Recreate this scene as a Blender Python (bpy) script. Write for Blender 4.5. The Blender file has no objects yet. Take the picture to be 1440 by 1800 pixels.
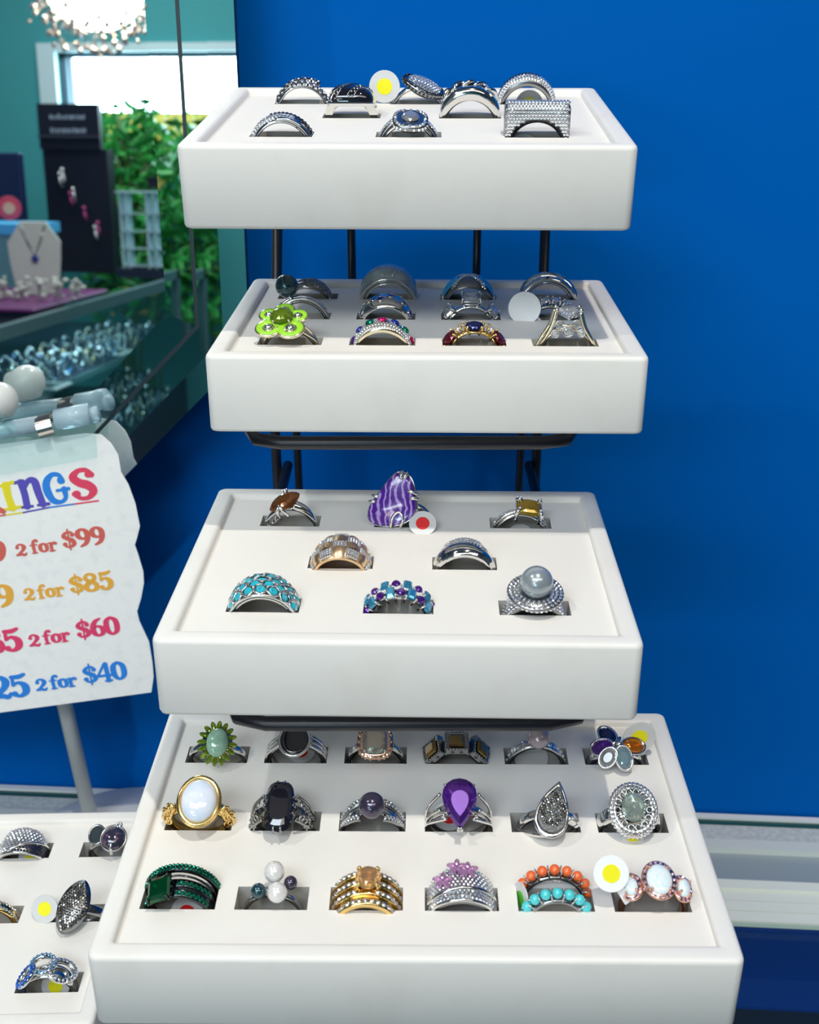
import bpy, math, random
from mathutils import Matrix, Vector
rnd = random.Random(7)
SC = bpy.context.scene
COL = SC.collection
CAMH = 1.45                      # camera height above the shop floor, metres
PITCH, FPX = 24.4257, 2004.1     # camera pitch (deg) and focal length in pixels of the 1440 x 1800 frame
# ------------------------------------------------------------------ camera
cam = bpy.data.cameras.new('camera'); cam_o = bpy.data.objects.new('camera', cam); COL.objects.link(cam_o)
cam_o.location = (0, 0, CAMH); cam_o.rotation_euler = (math.radians(90 - PITCH), 0, 0)
cam.sensor_fit = 'HORIZONTAL'; cam.sensor_width = 36; cam.lens = FPX / 1440 * 36
cam.clip_start = 0.01; cam.clip_end = 60
cam.dof.use_dof = True; cam.dof.focus_distance = 0.43; cam.dof.aperture_fstop = 25
SC.camera = cam_o
# ------------------------------------------------------------------ world, lights, exposure
SC.view_settings.view_transform = 'Standard'; SC.view_settings.look = 'None'
SC.view_settings.gamma = 1; SC.view_settings.use_curve_mapping = False
SC.view_settings.exposure = 0.0
wd = bpy.data.worlds.new('daylight'); SC.world = wd; wd.use_nodes = True
wd.node_tree.nodes['Background'].inputs[0].default_value = (0.80, 0.92, 1.0, 1)
wd.node_tree.nodes['Background'].inputs[1].default_value = 2.2
def light(name, kind, loc, energy, color=(1, 1, 1), target=None, **kw):
    l = bpy.data.lights.new(name, kind); l.energy = energy; l.color = color
    for k, v in kw.items(): setattr(l, k, v)
    o = bpy.data.objects.new(name, l); COL.objects.link(o); o.location = loc
    if target is not None:
        o.rotation_euler = (Vector(target) - Vector(loc)).to_track_quat('-Z', 'Y').to_euler()
    return o
CEIL = 2.62
KEY = (0.11, 0.02, CAMH + 0.86); FILL = (-0.72, 0.06, CAMH + 0.92)
light('spot_key', 'SPOT', KEY, 23, (1.0, 0.94, 0.84), (0.0, 0.42, 1.30), spot_size=math.radians(95), spot_blend=0.8, shadow_soft_size=0.013)
light('spot_second', 'SPOT', FILL, 13, (1.0, 0.96, 0.9), (0.0, 0.42, 1.25), spot_size=math.radians(80), spot_blend=0.7, shadow_soft_size=0.016)
light('added_fill_panel', 'AREA', (0.55, -0.95, CEIL - 0.03), 8, (1.0, 0.94, 0.86), (0.55, -0.8, 0), shape='RECTANGLE', size=1.2, size_y=0.6)  # added warm fill for tray fronts and shadows, no known fitting
light('added_fill_panel', 'AREA', (-0.6, -1.05, CEIL - 0.03), 25, (0.80, 0.91, 1.0), (-0.55, -0.85, 0), shape='RECTANGLE', size=1.2, size_y=0.6)  # added cool fill for tray fronts and shadows, no known fitting
light('added_fill_panel', 'AREA', (-1.5, -2.9, CEIL - 0.03), 25, (0.92, 0.98, 1.0), (-1.5, -3.1, 0), shape='RECTANGLE', size=1.2, size_y=0.6)  # added to brighten the teal back wall, no known fitting
light('window_daylight', 'AREA', (-1.36, -4.13, CAMH + 0.27), 24, (0.70, 0.87, 1.0), (-0.9, 0.4, 1.45), shape='RECTANGLE', size=1.45, size_y=0.24)
# ------------------------------------------------------------------ pixel helpers (cm, camera at the origin)
_th = math.radians(PITCH)
FW = Vector((0, math.cos(_th), -math.sin(_th))); UP = Vector((0, math.sin(_th), math.cos(_th)))
def ray(u, v): return FW + Vector((1, 0, 0)) * ((u - 720) / FPX) - UP * ((v - 900) / FPX)
def on_plane(u, v, o, n):
    d = ray(u, v); return d * (o.dot(n) / d.dot(n))
def W(p): return Vector((p[0] / 100, p[1] / 100, CAMH + p[2] / 100))      # cm in the camera frame -> world metres
# ------------------------------------------------------------------ materials
MATS = {}
def _set(b, **kw):
    for k, v in kw.items():
        k = k.replace('_', ' ')
        if k in b.inputs:
            i = b.inputs[k]
            i.default_value = (*v, 1) if (isinstance(v, tuple) and len(v) == 3 and i.type == 'RGBA') else v
def mat(name, color, rough=0.5, metal=0.0, bump=None, noise=None, **kw):
    if name in MATS: return MATS[name]
    m = bpy.data.materials.new(name); m.use_nodes = True; nt = m.node_tree; b = nt.nodes['Principled BSDF']
    _set(b, Base_Color=color, Roughness=rough, Metallic=metal, **kw)
    tc = None
    if bump or noise:
        tc = nt.nodes.new('ShaderNodeTexCoord')
    if bump:
        n = nt.nodes.new('ShaderNodeTexNoise'); n.inputs['Scale'].default_value = bump[0]; n.inputs['Detail'].default_value = 4
        bp = nt.nodes.new('ShaderNodeBump'); bp.inputs['Strength'].default_value = bump[1]; bp.inputs['Distance'].default_value = bump[2]
        nt.links.new(tc.outputs['Object'], n.inputs['Vector']); nt.links.new(n.outputs['Fac'], bp.inputs['Height']); nt.links.new(bp.outputs['Normal'], b.inputs['Normal'])
    if noise:      # (scale, second colour, lo, hi)
        n = nt.nodes.new('ShaderNodeTexNoise'); n.inputs['Scale'].default_value = noise[0]; n.inputs['Detail'].default_value = 5
        r = nt.nodes.new('ShaderNodeMapRange'); r.inputs['From Min'].default_value = noise[2]; r.inputs['From Max'].default_value = noise[3]
        mx = nt.nodes.new('ShaderNodeMix'); mx.data_type = 'RGBA'
        mx.inputs['A'].default_value = (*color, 1); mx.inputs['B'].default_value = (*noise[1], 1)
        nt.links.new(tc.outputs['Object'], n.inputs['Vector']); nt.links.new(n.outputs['Fac'], r.inputs['Value'])
        nt.links.new(r.outputs['Result'], mx.inputs['Factor']); nt.links.new(mx.outputs['Result'], b.inputs['Base Color'])
    MATS[name] = m; return m
def emit(name, color, strength):
    m = mat(name, color, 0.4); _set(m.node_tree.nodes['Principled BSDF'], Emission_Color=color, Emission_Strength=strength); return m
def gem_mat(name, color, body=0.4, ior=1.65):
    """clear coloured stone: refracting glass mixed with a bright facet body"""
    if name in MATS: return MATS[name]
    m = mat(name, color, 0.02, 0.0, IOR=ior, Transmission_Weight=1.0)
    nt = m.node_tree; b = nt.nodes['Principled BSDF']; out = nt.nodes['Material Output']
    b2 = nt.nodes.new('ShaderNodeBsdfPrincipled'); _set(b2, Base_Color=color, Metallic=0.6, Roughness=0.08, Coat_Weight=0.5)
    ms = nt.nodes.new('ShaderNodeMixShader'); ms.inputs[0].default_value = body
    nt.links.new(b.outputs[0], ms.inputs[1]); nt.links.new(b2.outputs[0], ms.inputs[2]); nt.links.new(ms.outputs[0], out.inputs['Surface'])
    return m
def clear_mat(name, tint, gloss=0.12, rough=0.02):
    """thin clear plastic or glass sheet: see-through with a glossy skin"""
    if name in MATS: return MATS[name]
    m = bpy.data.materials.new(name); m.use_nodes = True; nt = m.node_tree; nt.nodes.clear()
    out = nt.nodes.new('ShaderNodeOutputMaterial'); t = nt.nodes.new('ShaderNodeBsdfTransparent'); t.inputs[0].default_value = (*tint, 1)
    g = nt.nodes.new('ShaderNodeBsdfGlossy'); g.inputs['Roughness'].default_value = rough
    ms = nt.nodes.new('ShaderNodeMixShader'); ms.inputs[0].default_value = gloss
    nt.links.new(t.outputs[0], ms.inputs[1]); nt.links.new(g.outputs[0], ms.inputs[2]); nt.links.new(ms.outputs[0], out.inputs['Surface'])
    MATS[name] = m; return m
# ------------------------------------------------------------------ mesh builder
class MB:
    def __init__(s, unit=0.001): s.v = []; s.f = []; s.sm = []; s.u = unit
    def add(s, vs, fs, smooth=True, M=None):
        o = len(s.v)
        for p in vs: s.v.append((M @ Vector(p)) if M is not None else Vector(p))
        for f in fs: s.f.append([i + o for i in f]); s.sm.append(smooth)
        return s
    def build(s, name, material, parent=None, kind=None, label=None):
        me = bpy.data.meshes.new(name)
        me.from_pydata([tuple(p * s.u) for p in s.v], [], s.f)
        me.polygons.foreach_set('use_smooth', s.sm); me.materials.append(material); me.update()
        o = bpy.data.objects.new(name, me); COL.objects.link(o)
        if parent is not None: o.parent = parent
        if kind: o['kind'] = kind
        if label: o['label'] = label
        return o
    # ---- shapes
    def loft(s, rings, closed=True, cap0=False, cap1=False, smooth=True, M=None, loop=False):
        n = len(rings[0]); vs = [p for r in rings for p in r]; fs = []
        m = len(rings)
        for i in range(m if loop else m - 1):
            a, b = i * n, ((i + 1) % m) * n
            for j in range(n if closed else n - 1):
                k = (j + 1) % n; fs.append([a + j, a + k, b + k, b + j])
        if cap0: fs.append(list(range(n))[::-1])
        if cap1: fs.append([(m - 1) * n + j for j in range(n)])
        return s.add(vs, fs, smooth, M)
    def box(s, x0, x1, y0, y1, z0, z1, M=None):
        vs = [(x, y, z) for z in (z0, z1) for y in (y0, y1) for x in (x0, x1)]
        return s.add(vs, [[0, 2, 3, 1], [4, 5, 7, 6], [0, 1, 5, 4], [2, 6, 7, 3], [0, 4, 6, 2], [1, 3, 7, 5]], False, M)
    def bbox(s, x0, x1, y0, y1, z0, z1, b, M=None):
        """box with bevelled edges"""
        def lp(d, z): return [(x0 + d + b, y0 + d, z), (x1 - d - b, y0 + d, z), (x1 - d, y0 + d + b, z), (x1 - d, y1 - d - b, z), (x1 - d - b, y1 - d, z), (x0 + d + b, y1 - d, z), (x0 + d, y1 - d - b, z), (x0 + d, y0 + d + b, z)]
        return s.loft([lp(b, z0), lp(0, z0 + b), lp(0, z1 - b), lp(b, z1)], True, True, True, False, M)
    def sphere(s, c, r, seg=20, M=None, sq=(1, 1, 1), top=math.pi):
        c = Vector(c); h = seg // 2; rings = []
        for i in range(h + 1):
            t = max(1e-3, min(math.pi - 1e-3, top * i / h))
            rings.append([(c.x + r * sq[0] * math.sin(t) * math.cos(2 * math.pi * j / seg), c.y + r * sq[1] * math.sin(t) * math.sin(2 * math.pi * j / seg), c.z + r * sq[2] * math.cos(t)) for j in range(seg)])
        return s.loft(rings[::-1], True, True, True, True, M)
    def tube(s, pts, r, n=8, closed=False, M=None, flat=1.0, caps=True):
        pts = [Vector(p) for p in pts]; m = len(pts); rings = []
        rr = r if isinstance(r, (list, tuple)) else [r] * m
        nrm = None
        for i in range(m):
            if closed: t = pts[(i + 1) % m] - pts[i - 1]
            else: t = pts[min(i + 1, m - 1)] - pts[max(i - 1, 0)]
            if t.length < 1e-9: t = Vector((0, 0, 1))
            t.normalize()
            if nrm is None:
                nrm = t.orthogonal().normalized()
            else:
                nrm = nrm - t * nrm.dot(t)
                nrm = nrm.normalized() if nrm.length > 1e-6 else t.orthogonal().normalized()
            bn = t.cross(nrm)
            rings.append([tuple(pts[i] + nrm * (rr[i] * math.cos(2 * math.pi * j / n)) + bn * (rr[i] * flat * math.sin(2 * math.pi * j / n))) for j in range(n)])
        return s.loft(rings, True, caps and not closed, caps and not closed, True, M, loop=closed)
    def disc(s, r, z0, z1, n=32, M=None, bev=0.0):
        def c(rr, z): return [(rr * math.cos(2 * math.pi * j / n), rr * math.sin(2 * math.pi * j / n), z) for j in range(n)]
        if bev: return s.loft([c(r - bev, z0), c(r, z0 + bev), c(r, z1 - bev), c(r - bev, z1)], True, True, True, False, M)
        return s.loft([c(r, z0), c(r, z1)], True, True, True, False, M)
    def prism(s, pts, z0, z1, M=None):
        return s.loft([[(x, y, z0) for x, y in pts], [(x, y, z1) for x, y in pts]], True, True, True, False, M)
def frame(loc, normal, up=(0, 1, 0)):
    z = Vector(normal).normalized(); y = Vector(up); y = y - z * y.dot(z)
    y = y.normalized() if y.length > 1e-5 else z.orthogonal().normalized(); x = y.cross(z)
    return Matrix(((x.x, y.x, z.x, loc[0]), (x.y, y.y, z.y, loc[1]), (x.z, y.z, z.z, loc[2]), (0, 0, 0, 1)))
def spline(pts, n=6, closed=False):
    P = [Vector(p) if len(p) == 3 else Vector((p[0], p[1], 0)) for p in pts]; m = len(P); out = []
    for i in range(m if closed else m - 1):
        g = lambda k: P[k % m] if closed else P[max(0, min(m - 1, k))]
        a, b, c, d = g(i - 1), g(i), g(i + 1), g(i + 2)
        for j in range(n):
            t = j / n
            out.append(0.5 * ((2 * b) + (c - a) * t + (2 * a - 5 * b + 4 * c - d) * t * t + (3 * b - a - 3 * c + d) * t ** 3))
    if not closed: out.append(P[-1])
    return out
def tag(o, label=None, cat=None, group=None, kind=None):
    if label: o['label'] = label
    if cat: o['category'] = cat
    if group: o['group'] = group
    if kind: o['kind'] = kind
    return o
def empty(name, M, label=None, cat=None, group=None):
    o = bpy.data.objects.new(name, None); COL.objects.link(o); o.empty_display_size = 0.01
    o.matrix_world = M if isinstance(M, Matrix) else Matrix.Translation(M)
    return tag(o, label, cat, group)
# ------------------------------------------------------------------ the setting
WALLK = -0.063                     # the blue wall is turned a little: its right side is nearer
def wall_y(x): return 60.0 + WALLK * x
M_blue = mat('blue_paint', (0.0, 0.116, 0.48), 0.5, 0.0, bump=(900, 0.05, 0.0004), Specular_IOR_Level=0.02)
M_teal = mat('teal_paint', (0.06, 0.36, 0.38), 0.7)
M_white = mat('white_paint', (0.82, 0.84, 0.83), 0.45)
M_ceil = mat('ceiling_paint', (0.50, 0.50, 0.49), 0.9)
M_side = mat('grey_side_paint', (0.30, 0.34, 0.35), 0.8)
M_floor = mat('floor_carpet', (0.10, 0.11, 0.13), 0.9, bump=(300, 0.4, 0.002), noise=(60, (0.16, 0.16, 0.18), 0.4, 0.6))
CTR = -48.0                        # counter top level, cm below the camera
wb = MB(0.01)
xl, xr = -280, 260
wb.add([(xl, wall_y(xl), -145), (xr, wall_y(xr), -145), (xr, wall_y(xr), CEIL * 100 - 145), (xl, wall_y(xl), CEIL * 100 - 145),
        (xl, wall_y(xl) + 8, -145), (xr, wall_y(xr) + 8, -145), (xr, wall_y(xr) + 8, CEIL * 100 - 145), (xl, wall_y(xl) + 8, CEIL * 100 - 145)],
       [[0, 1, 2, 3], [5, 4, 7, 6], [0, 4, 5, 1], [3, 2, 6, 7], [0, 3, 7, 4], [1, 5, 6, 2]], False)
o = wb.build('wall_blue', M_blue); o.location = (0, 0, CAMH); tag(o, 'plain saturated blue painted wall behind the ring display', kind='structure')
def slab(name, m, x0, x1, y0, y1, z0, z1, lab):
    b = MB(1.0); b.box(x0, x1, y0, y1, z0, z1); o = b.build(name, m); tag(o, lab, kind='structure'); return o
slab('floor', M_floor, -2.9, 2.7, -4.1, 0.8, -0.06, 0.0, 'dark grey shop carpet floor')
slab('ceiling', M_ceil, -2.9, 2.7, -4.1, 0.85, CEIL, CEIL + 0.06, 'plain pale grey shop ceiling')
slab('wall_left', M_side, -2.9, -2.8, -4.1, 0.8, 0.0, CEIL, 'grey painted side wall of the shop')
slab('wall_right', M_side, 2.6, 2.7, -4.1, 0.62, 0.0, CEIL, 'grey painted side wall on the far side of the shop')
# ------------------------------------------------------------------ the ring trays
M_leather = mat('cream_leatherette', (0.80, 0.785, 0.745), 0.5, bump=(1400, 0.12, 0.0003), noise=(28, (0.74, 0.71, 0.66), 0.55, 0.8))
M_pad = mat('cream_velvet_pad', (0.80, 0.78, 0.735), 0.75, bump=(2200, 0.15, 0.0003), noise=(40, (0.75, 0.725, 0.67), 0.58, 0.85))
M_slot = mat('shade_toned_slot', (0.44, 0.43, 0.40), 0.8)  # darker than the pad: shade inside the slots put into the colour
TR = {1: (-0.11, 38.78, -4.49, 15.15, 12.35, 1.47, 4.33), 2: (0.57, 37.42, -11.20, 15.17, 12.06, 1.03, -0.45),
      3: (-0.40, 30.36, -18.22, 15.29, 12.29, 1.26, -0.57), 4: (0.17, 24.97, -25.75, 19.38, 12.54, 0.46, 0.70),
      5: (-19.4, 30.6, -35.0, 15.2, 12.3, -1.6, 0.0)}
PADZ, SLOTW, SLOTD, HBOX = 0.25, 1.0, 2.25, 2.79
def tray_matrix(t, cm=False):
    x, y, z, w, d, ya, ti = TR[t]; L = Vector((x, y, z))
    return Matrix.Translation(L) @ Matrix.Rotation(math.radians(-ya), 4, 'Z') @ Matrix.Rotation(math.radians(ti), 4, 'X')
TMX = {t: tray_matrix(t) for t in TR}; TMI = {t: TMX[t].inverted() for t in TR}
def tray_hit(t, u, v):
    """pixel -> tray-local cm on the pad surface"""
    n = TMX[t].to_3x3() @ Vector((0, 0, 1)); o = TMX[t] @ Vector((0, 0, -PADZ)); return TMI[t] @ on_plane(u, v, o, n)
# slot front edges in the photograph: tray -> rows -> (key, left px, right px, row px)
ROWS = {1: [[('1f', 437, 548, 241), ('1g', 660, 776, 241), ('1h', 888, 1001, 242)], [('1b', 566, 668, 208), ('1d', 772, 881, 208)], [('1a', 482, 579, 183), ('1c', 688, 780, 183), ('1e', 877, 976, 184)]],
        2: [[('2a', 453, 566, 603), ('2b', 613, 730, 608), ('2c', 778, 891, 609), ('2d', 938, 1054, 610)], [('2e', 470, 580, 559), ('2f', 626, 730, 562), ('2g', 776, 881, 563), ('2h', 918, 1020, 564)], [('2i', 488, 593, 525), ('2j', 632, 733, 526), ('2k', 775, 873, 527), ('2l', 918, 1013, 528)]],
        3: [[('3f', 397, 526, 1073), ('3g', 638, 762, 1077), ('3h', 879, 1006, 1087)], [('3d', 540, 655, 1000), ('3e', 760, 874, 1001)], [('3a', 456, 561, 926), ('3b', 658, 764, 927), ('3c', 862, 970, 928)]],
        4: [[('4m', 245, 378, 1596), ('4n', 412, 540, 1596), ('4o', 578, 708, 1600), ('4p', 747, 878, 1602), ('4q', 912, 1047, 1605), ('4r', 1082, 1218, 1606)],
            [('4g', 288, 406, 1460), ('4h', 440, 562, 1459), ('4i', 595, 713, 1461), ('4j', 747, 867, 1462), ('4k', 900, 1022, 1463), ('4l', 1053, 1177, 1466)],
            [('4a', 325, 434, 1341), ('4b', 464, 574, 1341), ('4c', 605, 715, 1341), ('4d', 748, 858, 1342), ('4e', 888, 1000, 1344), ('4f', 1030, 1142, 1347)]],
        5: [[('5e', 25, 137, 1745)], [('5c', -74, 32, 1622), ('5d', 88, 190, 1622)], [('5a', -16, 90, 1506), ('5b', 135, 238, 1509)]]}
SLOT = {}
for t, rows in ROWS.items():
    for row in rows:
        pts = []
        for key, ul, ur, v in row:
            a, b = tray_hit(t, ul, v), tray_hit(t, ur, v); pts.append((key, a.x, b.x, (a.y + b.y) / 2))
        ym = sum(p[3] for p in pts) / len(pts)
        for key, xa, xb, y in pts:
            c, hl = (xa + xb) / 2, max(1.1, min(1.25, (xb - xa) / 2)); SLOT[key] = (t, c - hl, c + hl, ym)
def rrect(x0, x1, y0, y1, r, z, n=4):
    out = []
    for cx, cy, a0 in ((x1 - r, y0 + r, -90), (x1 - r, y1 - r, 0), (x0 + r, y1 - r, 90), (x0 + r, y0 + r, 180)):
        for k in range(n + 1):
            a = math.radians(a0 + 90 * k / n); out.append((cx + r * math.cos(a), cy + r * math.sin(a), z))
    return out
def make_tray(t, label, hbox=HBOX, rim=0.66):
    x, y, z, w, d, ya, ti = TR[t]; Mw = TMX[t].copy(); Mw.translation = W(Mw.translation)
    root = empty('ring_tray', Mw, label, 'tray', 'cream ring trays')
    b = MB(0.01); h = w / 2
    L = lambda o, zz, r: rrect(-h + o, h - o, o, d - o, max(r, 0.02), zz)
    b.loft([L(0.14, -hbox, .22), L(0.04, -hbox + .04, .28), L(0, -hbox + .14, .3), L(0, -.16, .3), L(.03, -.06, .28), L(.1, -.012, .24), L(.2, 0, .2),
            L(rim - .16, 0, .12), L(rim - .06, -.02, .1), L(rim, -.09, .08), L(rim, -PADZ - .1, .08)], True, True, False)
    b.build('tray_shell', M_leather, root)
    p = MB(0.01); x0, x1, y0, y1 = -h + rim - .02, h - rim + .02, rim - .02, d - rim + .02; zt, zb = -PADZ, -PADZ - SLOTD
    rows = {}
    for k, (tt, xa, xb, ym) in SLOT.items():
        if tt == t: rows.setdefault(round(ym, 4), []).append((xa, xb))
    def quad(xa, xb, ya, yb, zz): p.add([(xa, ya, zz), (xb, ya, zz), (xb, yb, zz), (xa, yb, zz)], [[0, 1, 2, 3]], False)
    cur = y0
    for ym in sorted(rows):
        ya, yb = ym, ym + SLOTW
        quad(x0, x1, cur, ya, zt); cx = x0
        for xa, xb in sorted(rows[ym]):
            xa, xb = max(xa, x0 + .01), min(xb, x1 - .01)
            quad(cx, xa, ya, yb, zt); cx = xb
            q = [(xa, ya), (xb, ya), (xb, yb), (xa, yb)]
            lin = MB(0.01); lin.add([(a, c, zt) for a, c in q] + [(a, c, zb) for a, c in q], [[0, 4, 5, 1], [1, 5, 6, 2], [2, 6, 7, 3], [3, 7, 4, 0], [4, 7, 6, 5]], False); lin.build('ring_slot', M_slot, root)
        quad(cx, x1, ya, yb, zt); cur = yb
    quad(x0, x1, cur, y1, zt)
    p.build('ring_pad', M_pad, root)
    return root
make_tray(1, 'topmost cream ring tray, slightly tilted, directly under the open blue wall')
make_tray(2, 'second cream ring tray from the top, holding twelve crowded rings')
make_tray(3, 'third cream ring tray from the top, holding the big purple stone ring')
make_tray(4, 'widest cream ring tray at the bottom of the stand with three rows of six rings')
make_tray(5, 'low cream ring tray at bottom left, below the price card', hbox=12.7)
# ------------------------------------------------------------------ ring toolkit (mm, ring circle in the XZ plane, finger axis along Y)
SIL = mat('silver', (0.76, 0.75, 0.73), 0.09, 1.0); SILD = mat('oxidised_silver', (0.36, 0.36, 0.36), 0.18, 1.0); SILP = mat('stone_set_silver', (0.34, 0.34, 0.35), 0.25, 1.0)
GLD = mat('yellow_gold', (0.93, 0.66, 0.26), 0.14, 1.0); RGD = mat('rose_gold', (0.90, 0.52, 0.38), 0.15, 1.0)
PGD = mat('pale_gold', (0.88, 0.78, 0.58), 0.16, 1.0); GUN = mat('black_rhodium', (0.07, 0.075, 0.08), 0.18, 1.0)
CHAMP = mat('brushed_rose_gold', (0.86, 0.60, 0.36), 0.32, 1.0, bump=(3000, 0.3, 0.0002))
DIA = mat('clear_facet_stone', (0.96, 0.97, 0.99), 0.05, 0.85); BLK = mat('black_facet_stone', (0.015, 0.015, 0.025), 0.06, 0.3, Coat_Weight=1.0)
MARC = mat('grey_marcasite', (0.36, 0.35, 0.33), 0.16, 1.0)
def F(x): return x if callable(x) else (lambda a: x)
def taper(top, bot, k=1.0): return lambda a: bot + (top - bot) * max(0.0, math.cos(math.radians(a))) ** k
class Band:
    """band swept along the ring circle; a = degrees from the top, s = -1..1 across the width (Y)"""
    def __init__(s, Ri=9.5, th=1.6, w=4.0, a0=-180, a1=180, y=0.0, q=2.5, edge=0.5, c=0.4, n=72, m=9):
        s.Ri, s.th, s.w, s.y = F(Ri), F(th), F(w), F(y); s.a0, s.a1, s.q, s.e, s.c, s.n, s.m = a0, a1, q, edge, c, n, m
    def pt(s, a, t, lift=0.0):
        dome = max(0.0, 1 - abs(t) ** s.q) ** (1 / s.q); r = s.Ri(a) + s.th(a) * (s.e + (1 - s.e) * dome) + lift
        A = math.radians(a); return Vector((r * math.sin(A), s.y(a) + t * s.w(a) / 2, r * math.cos(A) - s.c))
    def nrm(s, a, t):
        t = max(-.93, min(.93, t)); da = s.pt(a + .7, t) - s.pt(a - .7, t); dt = s.pt(a, t + .04) - s.pt(a, t - .04)
        return da.cross(dt).normalized()
    def mesh(s, mb):
        full = s.a1 - s.a0 >= 360; n = s.n if full else max(6, int(s.n * (s.a1 - s.a0) / 360)); rings = []
        for i in range(n if full else n + 1):
            a = s.a0 + (s.a1 - s.a0) * i / n; A = math.radians(a); rr = []
            for j in range(s.m): rr.append(tuple(s.pt(a, -1 + 2 * j / (s.m - 1))))
            for t in (1, -1): rr.append((s.Ri(a) * math.sin(A), s.y(a) + t * s.w(a) / 2, s.Ri(a) * math.cos(A) - s.c))
            rings.append(rr)
        mb.loft(rings, True, not full, not full, True, loop=full); return mb
def circ(n): return [(math.cos(2 * math.pi * k / n), math.sin(2 * math.pi * k / n)) for k in range(n)]
def oval(a, b, n=16): return [(a * x, b * y) for x, y in circ(n)]
def cushion(a, b, n=16, p=0.6): return [(a * math.copysign(abs(x) ** p, x), b * math.copysign(abs(y) ** p, y)) for x, y in circ(n)]
def pear(a, b, n=20): return [(a * math.sin(t) * (math.sin(t / 2) ** .9), b * math.cos(t)) for t in [2 * math.pi * k / n for k in range(n)]][::-1]
def marq(a, b, n=16):
    return [(a * math.copysign(abs(math.cos(t)) ** 1.25, math.cos(t)), b * (math.copysign(abs(math.sin(t)) ** 1.0, math.sin(t)))) for t in [2 * math.pi * k / n for k in range(n)]]
def eoct(a, b, c): return [(a, -b + c), (a, b - c), (a - c, b), (-a + c, b), (-a, b - c), (-a, -b + c), (-a + c, -b), (a - c, -b)]
def gem(mb, M, pts, crown=1.0, table=0.58, pav=1.4, step=False):
    n = len(pts); V = []; Fc = []
    if step:
        for k, z in ((1, 0), (.86, crown * .55), (table, crown)): V += [(x * k, y * k, z) for x, y in pts]
        for r in (0, n):
            for i in range(n): j = (i + 1) % n; Fc.append([r + i, r + j, r + n + j, r + n + i])
        Fc.append([2 * n + i for i in range(n)]); b = 3 * n
    else:
        V += [(x, y, 0) for x, y in pts]
        V += [((pts[i][0] + pts[(i + 1) % n][0]) * .41, (pts[i][1] + pts[(i + 1) % n][1]) * .41, crown * .62) for i in range(n)]
        V += [(x * table, y * table, crown) for x, y in pts]
        for i in range(n):
            j = (i + 1) % n; Fc += [[i, j, n + i], [n + i, j, n + j, 2 * n + j], [n + i, 2 * n + j, 2 * n + i]]
        Fc.append([2 * n + i for i in range(n)]); b = 3 * n
    V += [(x * .55, y * .55, -pav * .55) for x, y in pts] + [(0, 0, -pav)]
    for i in range(n): j = (i + 1) % n; Fc += [[j, i, b + i, b + j], [b + j, b + i, b + n]]
    mb.add(V, Fc, False, M)
_C8 = circ(8)
def chip(mb, M, r, h=None):
    """small brilliant: eight crown facets and a table"""
    r *= .92
    h = h or r * .55
    mb.add([(r * x, r * y, -r * .25) for x, y in _C8] + [(r * .92 * x, r * .92 * y, h * .25) for x, y in _C8] + [(r * .5 * (x * .924 - y * .383), r * .5 * (x * .383 + y * .924), h) for x, y in _C8],
           [[i, (i + 1) % 8, 8 + (i + 1) % 8, 8 + i] for i in range(8)] + [[8 + i, 8 + (i + 1) % 8, 16 + i] for i in range(8)] + [[8 + (i + 1) % 8, 16 + (i + 1) % 8, 16 + i] for i in range(8)] + [[16 + i for i in range(8)]], False, M)
def pave(mb, bd, a0, a1, rows, r=0.62, lift=0.02, jit=0.0, keep=None, gap=2.08):
    for k, t in enumerate(rows):
        rad = bd.Ri(0) + bd.th(0); st = math.degrees(gap * r / rad); n = max(1, int((a1 - a0) / st))
        for i in range(n + 1):
            a = a0 + (a1 - a0) * (i + (.5 if k % 2 else 0)) / max(1, n)
            if a > a1 or (keep and not keep(a, t)): continue
            p = bd.pt(a, t, lift); nn = bd.nrm(a, t) + Vector((rnd.uniform(-jit, jit), rnd.uniform(-jit, jit), rnd.uniform(-jit, jit)))
            chip(mb, frame(p, nn), r)
def chips(mb, pts, r, normal=(0, 0, 1), jit=0.15):
    for p in pts: chip(mb, frame(p, Vector(normal) + Vector((rnd.uniform(-jit, jit), rnd.uniform(-jit, jit), 0))), r)
def disc_pts(a, b, sp):
    """hex grid inside an ellipse"""
    out = []; j = 0; y = -b
    while y <= b:
        x = -a + (sp / 2 if j % 2 else 0)
        while x <= a:
            if (x / a) ** 2 + (y / b) ** 2 <= 1: out.append((x, y))
            x += sp
        y += sp * .87; j += 1
    return out
def prong(mb, base, tip, r=0.4):
    b, t = Vector(base), Vector(tip); mb.tube([b, (b + t) / 2, t], [r * 1.1, r, r * .8], 6); mb.sphere(t, r * 1.15, 8)
def claws(mb, M, pts, r=0.4, down=2.2, up=0.5, out=1.05):
    for x, y in pts:
        a = M @ Vector((x * .6, y * .6, -down)); m = M @ Vector((x * out, y * out, -.2)); t = M @ Vector((x * .93, y * .93, up)); mb.tube([a, m, t], [r, r, r * .9], 6); mb.sphere(t, r * 1.2, 8)
RINGS = {}
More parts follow.
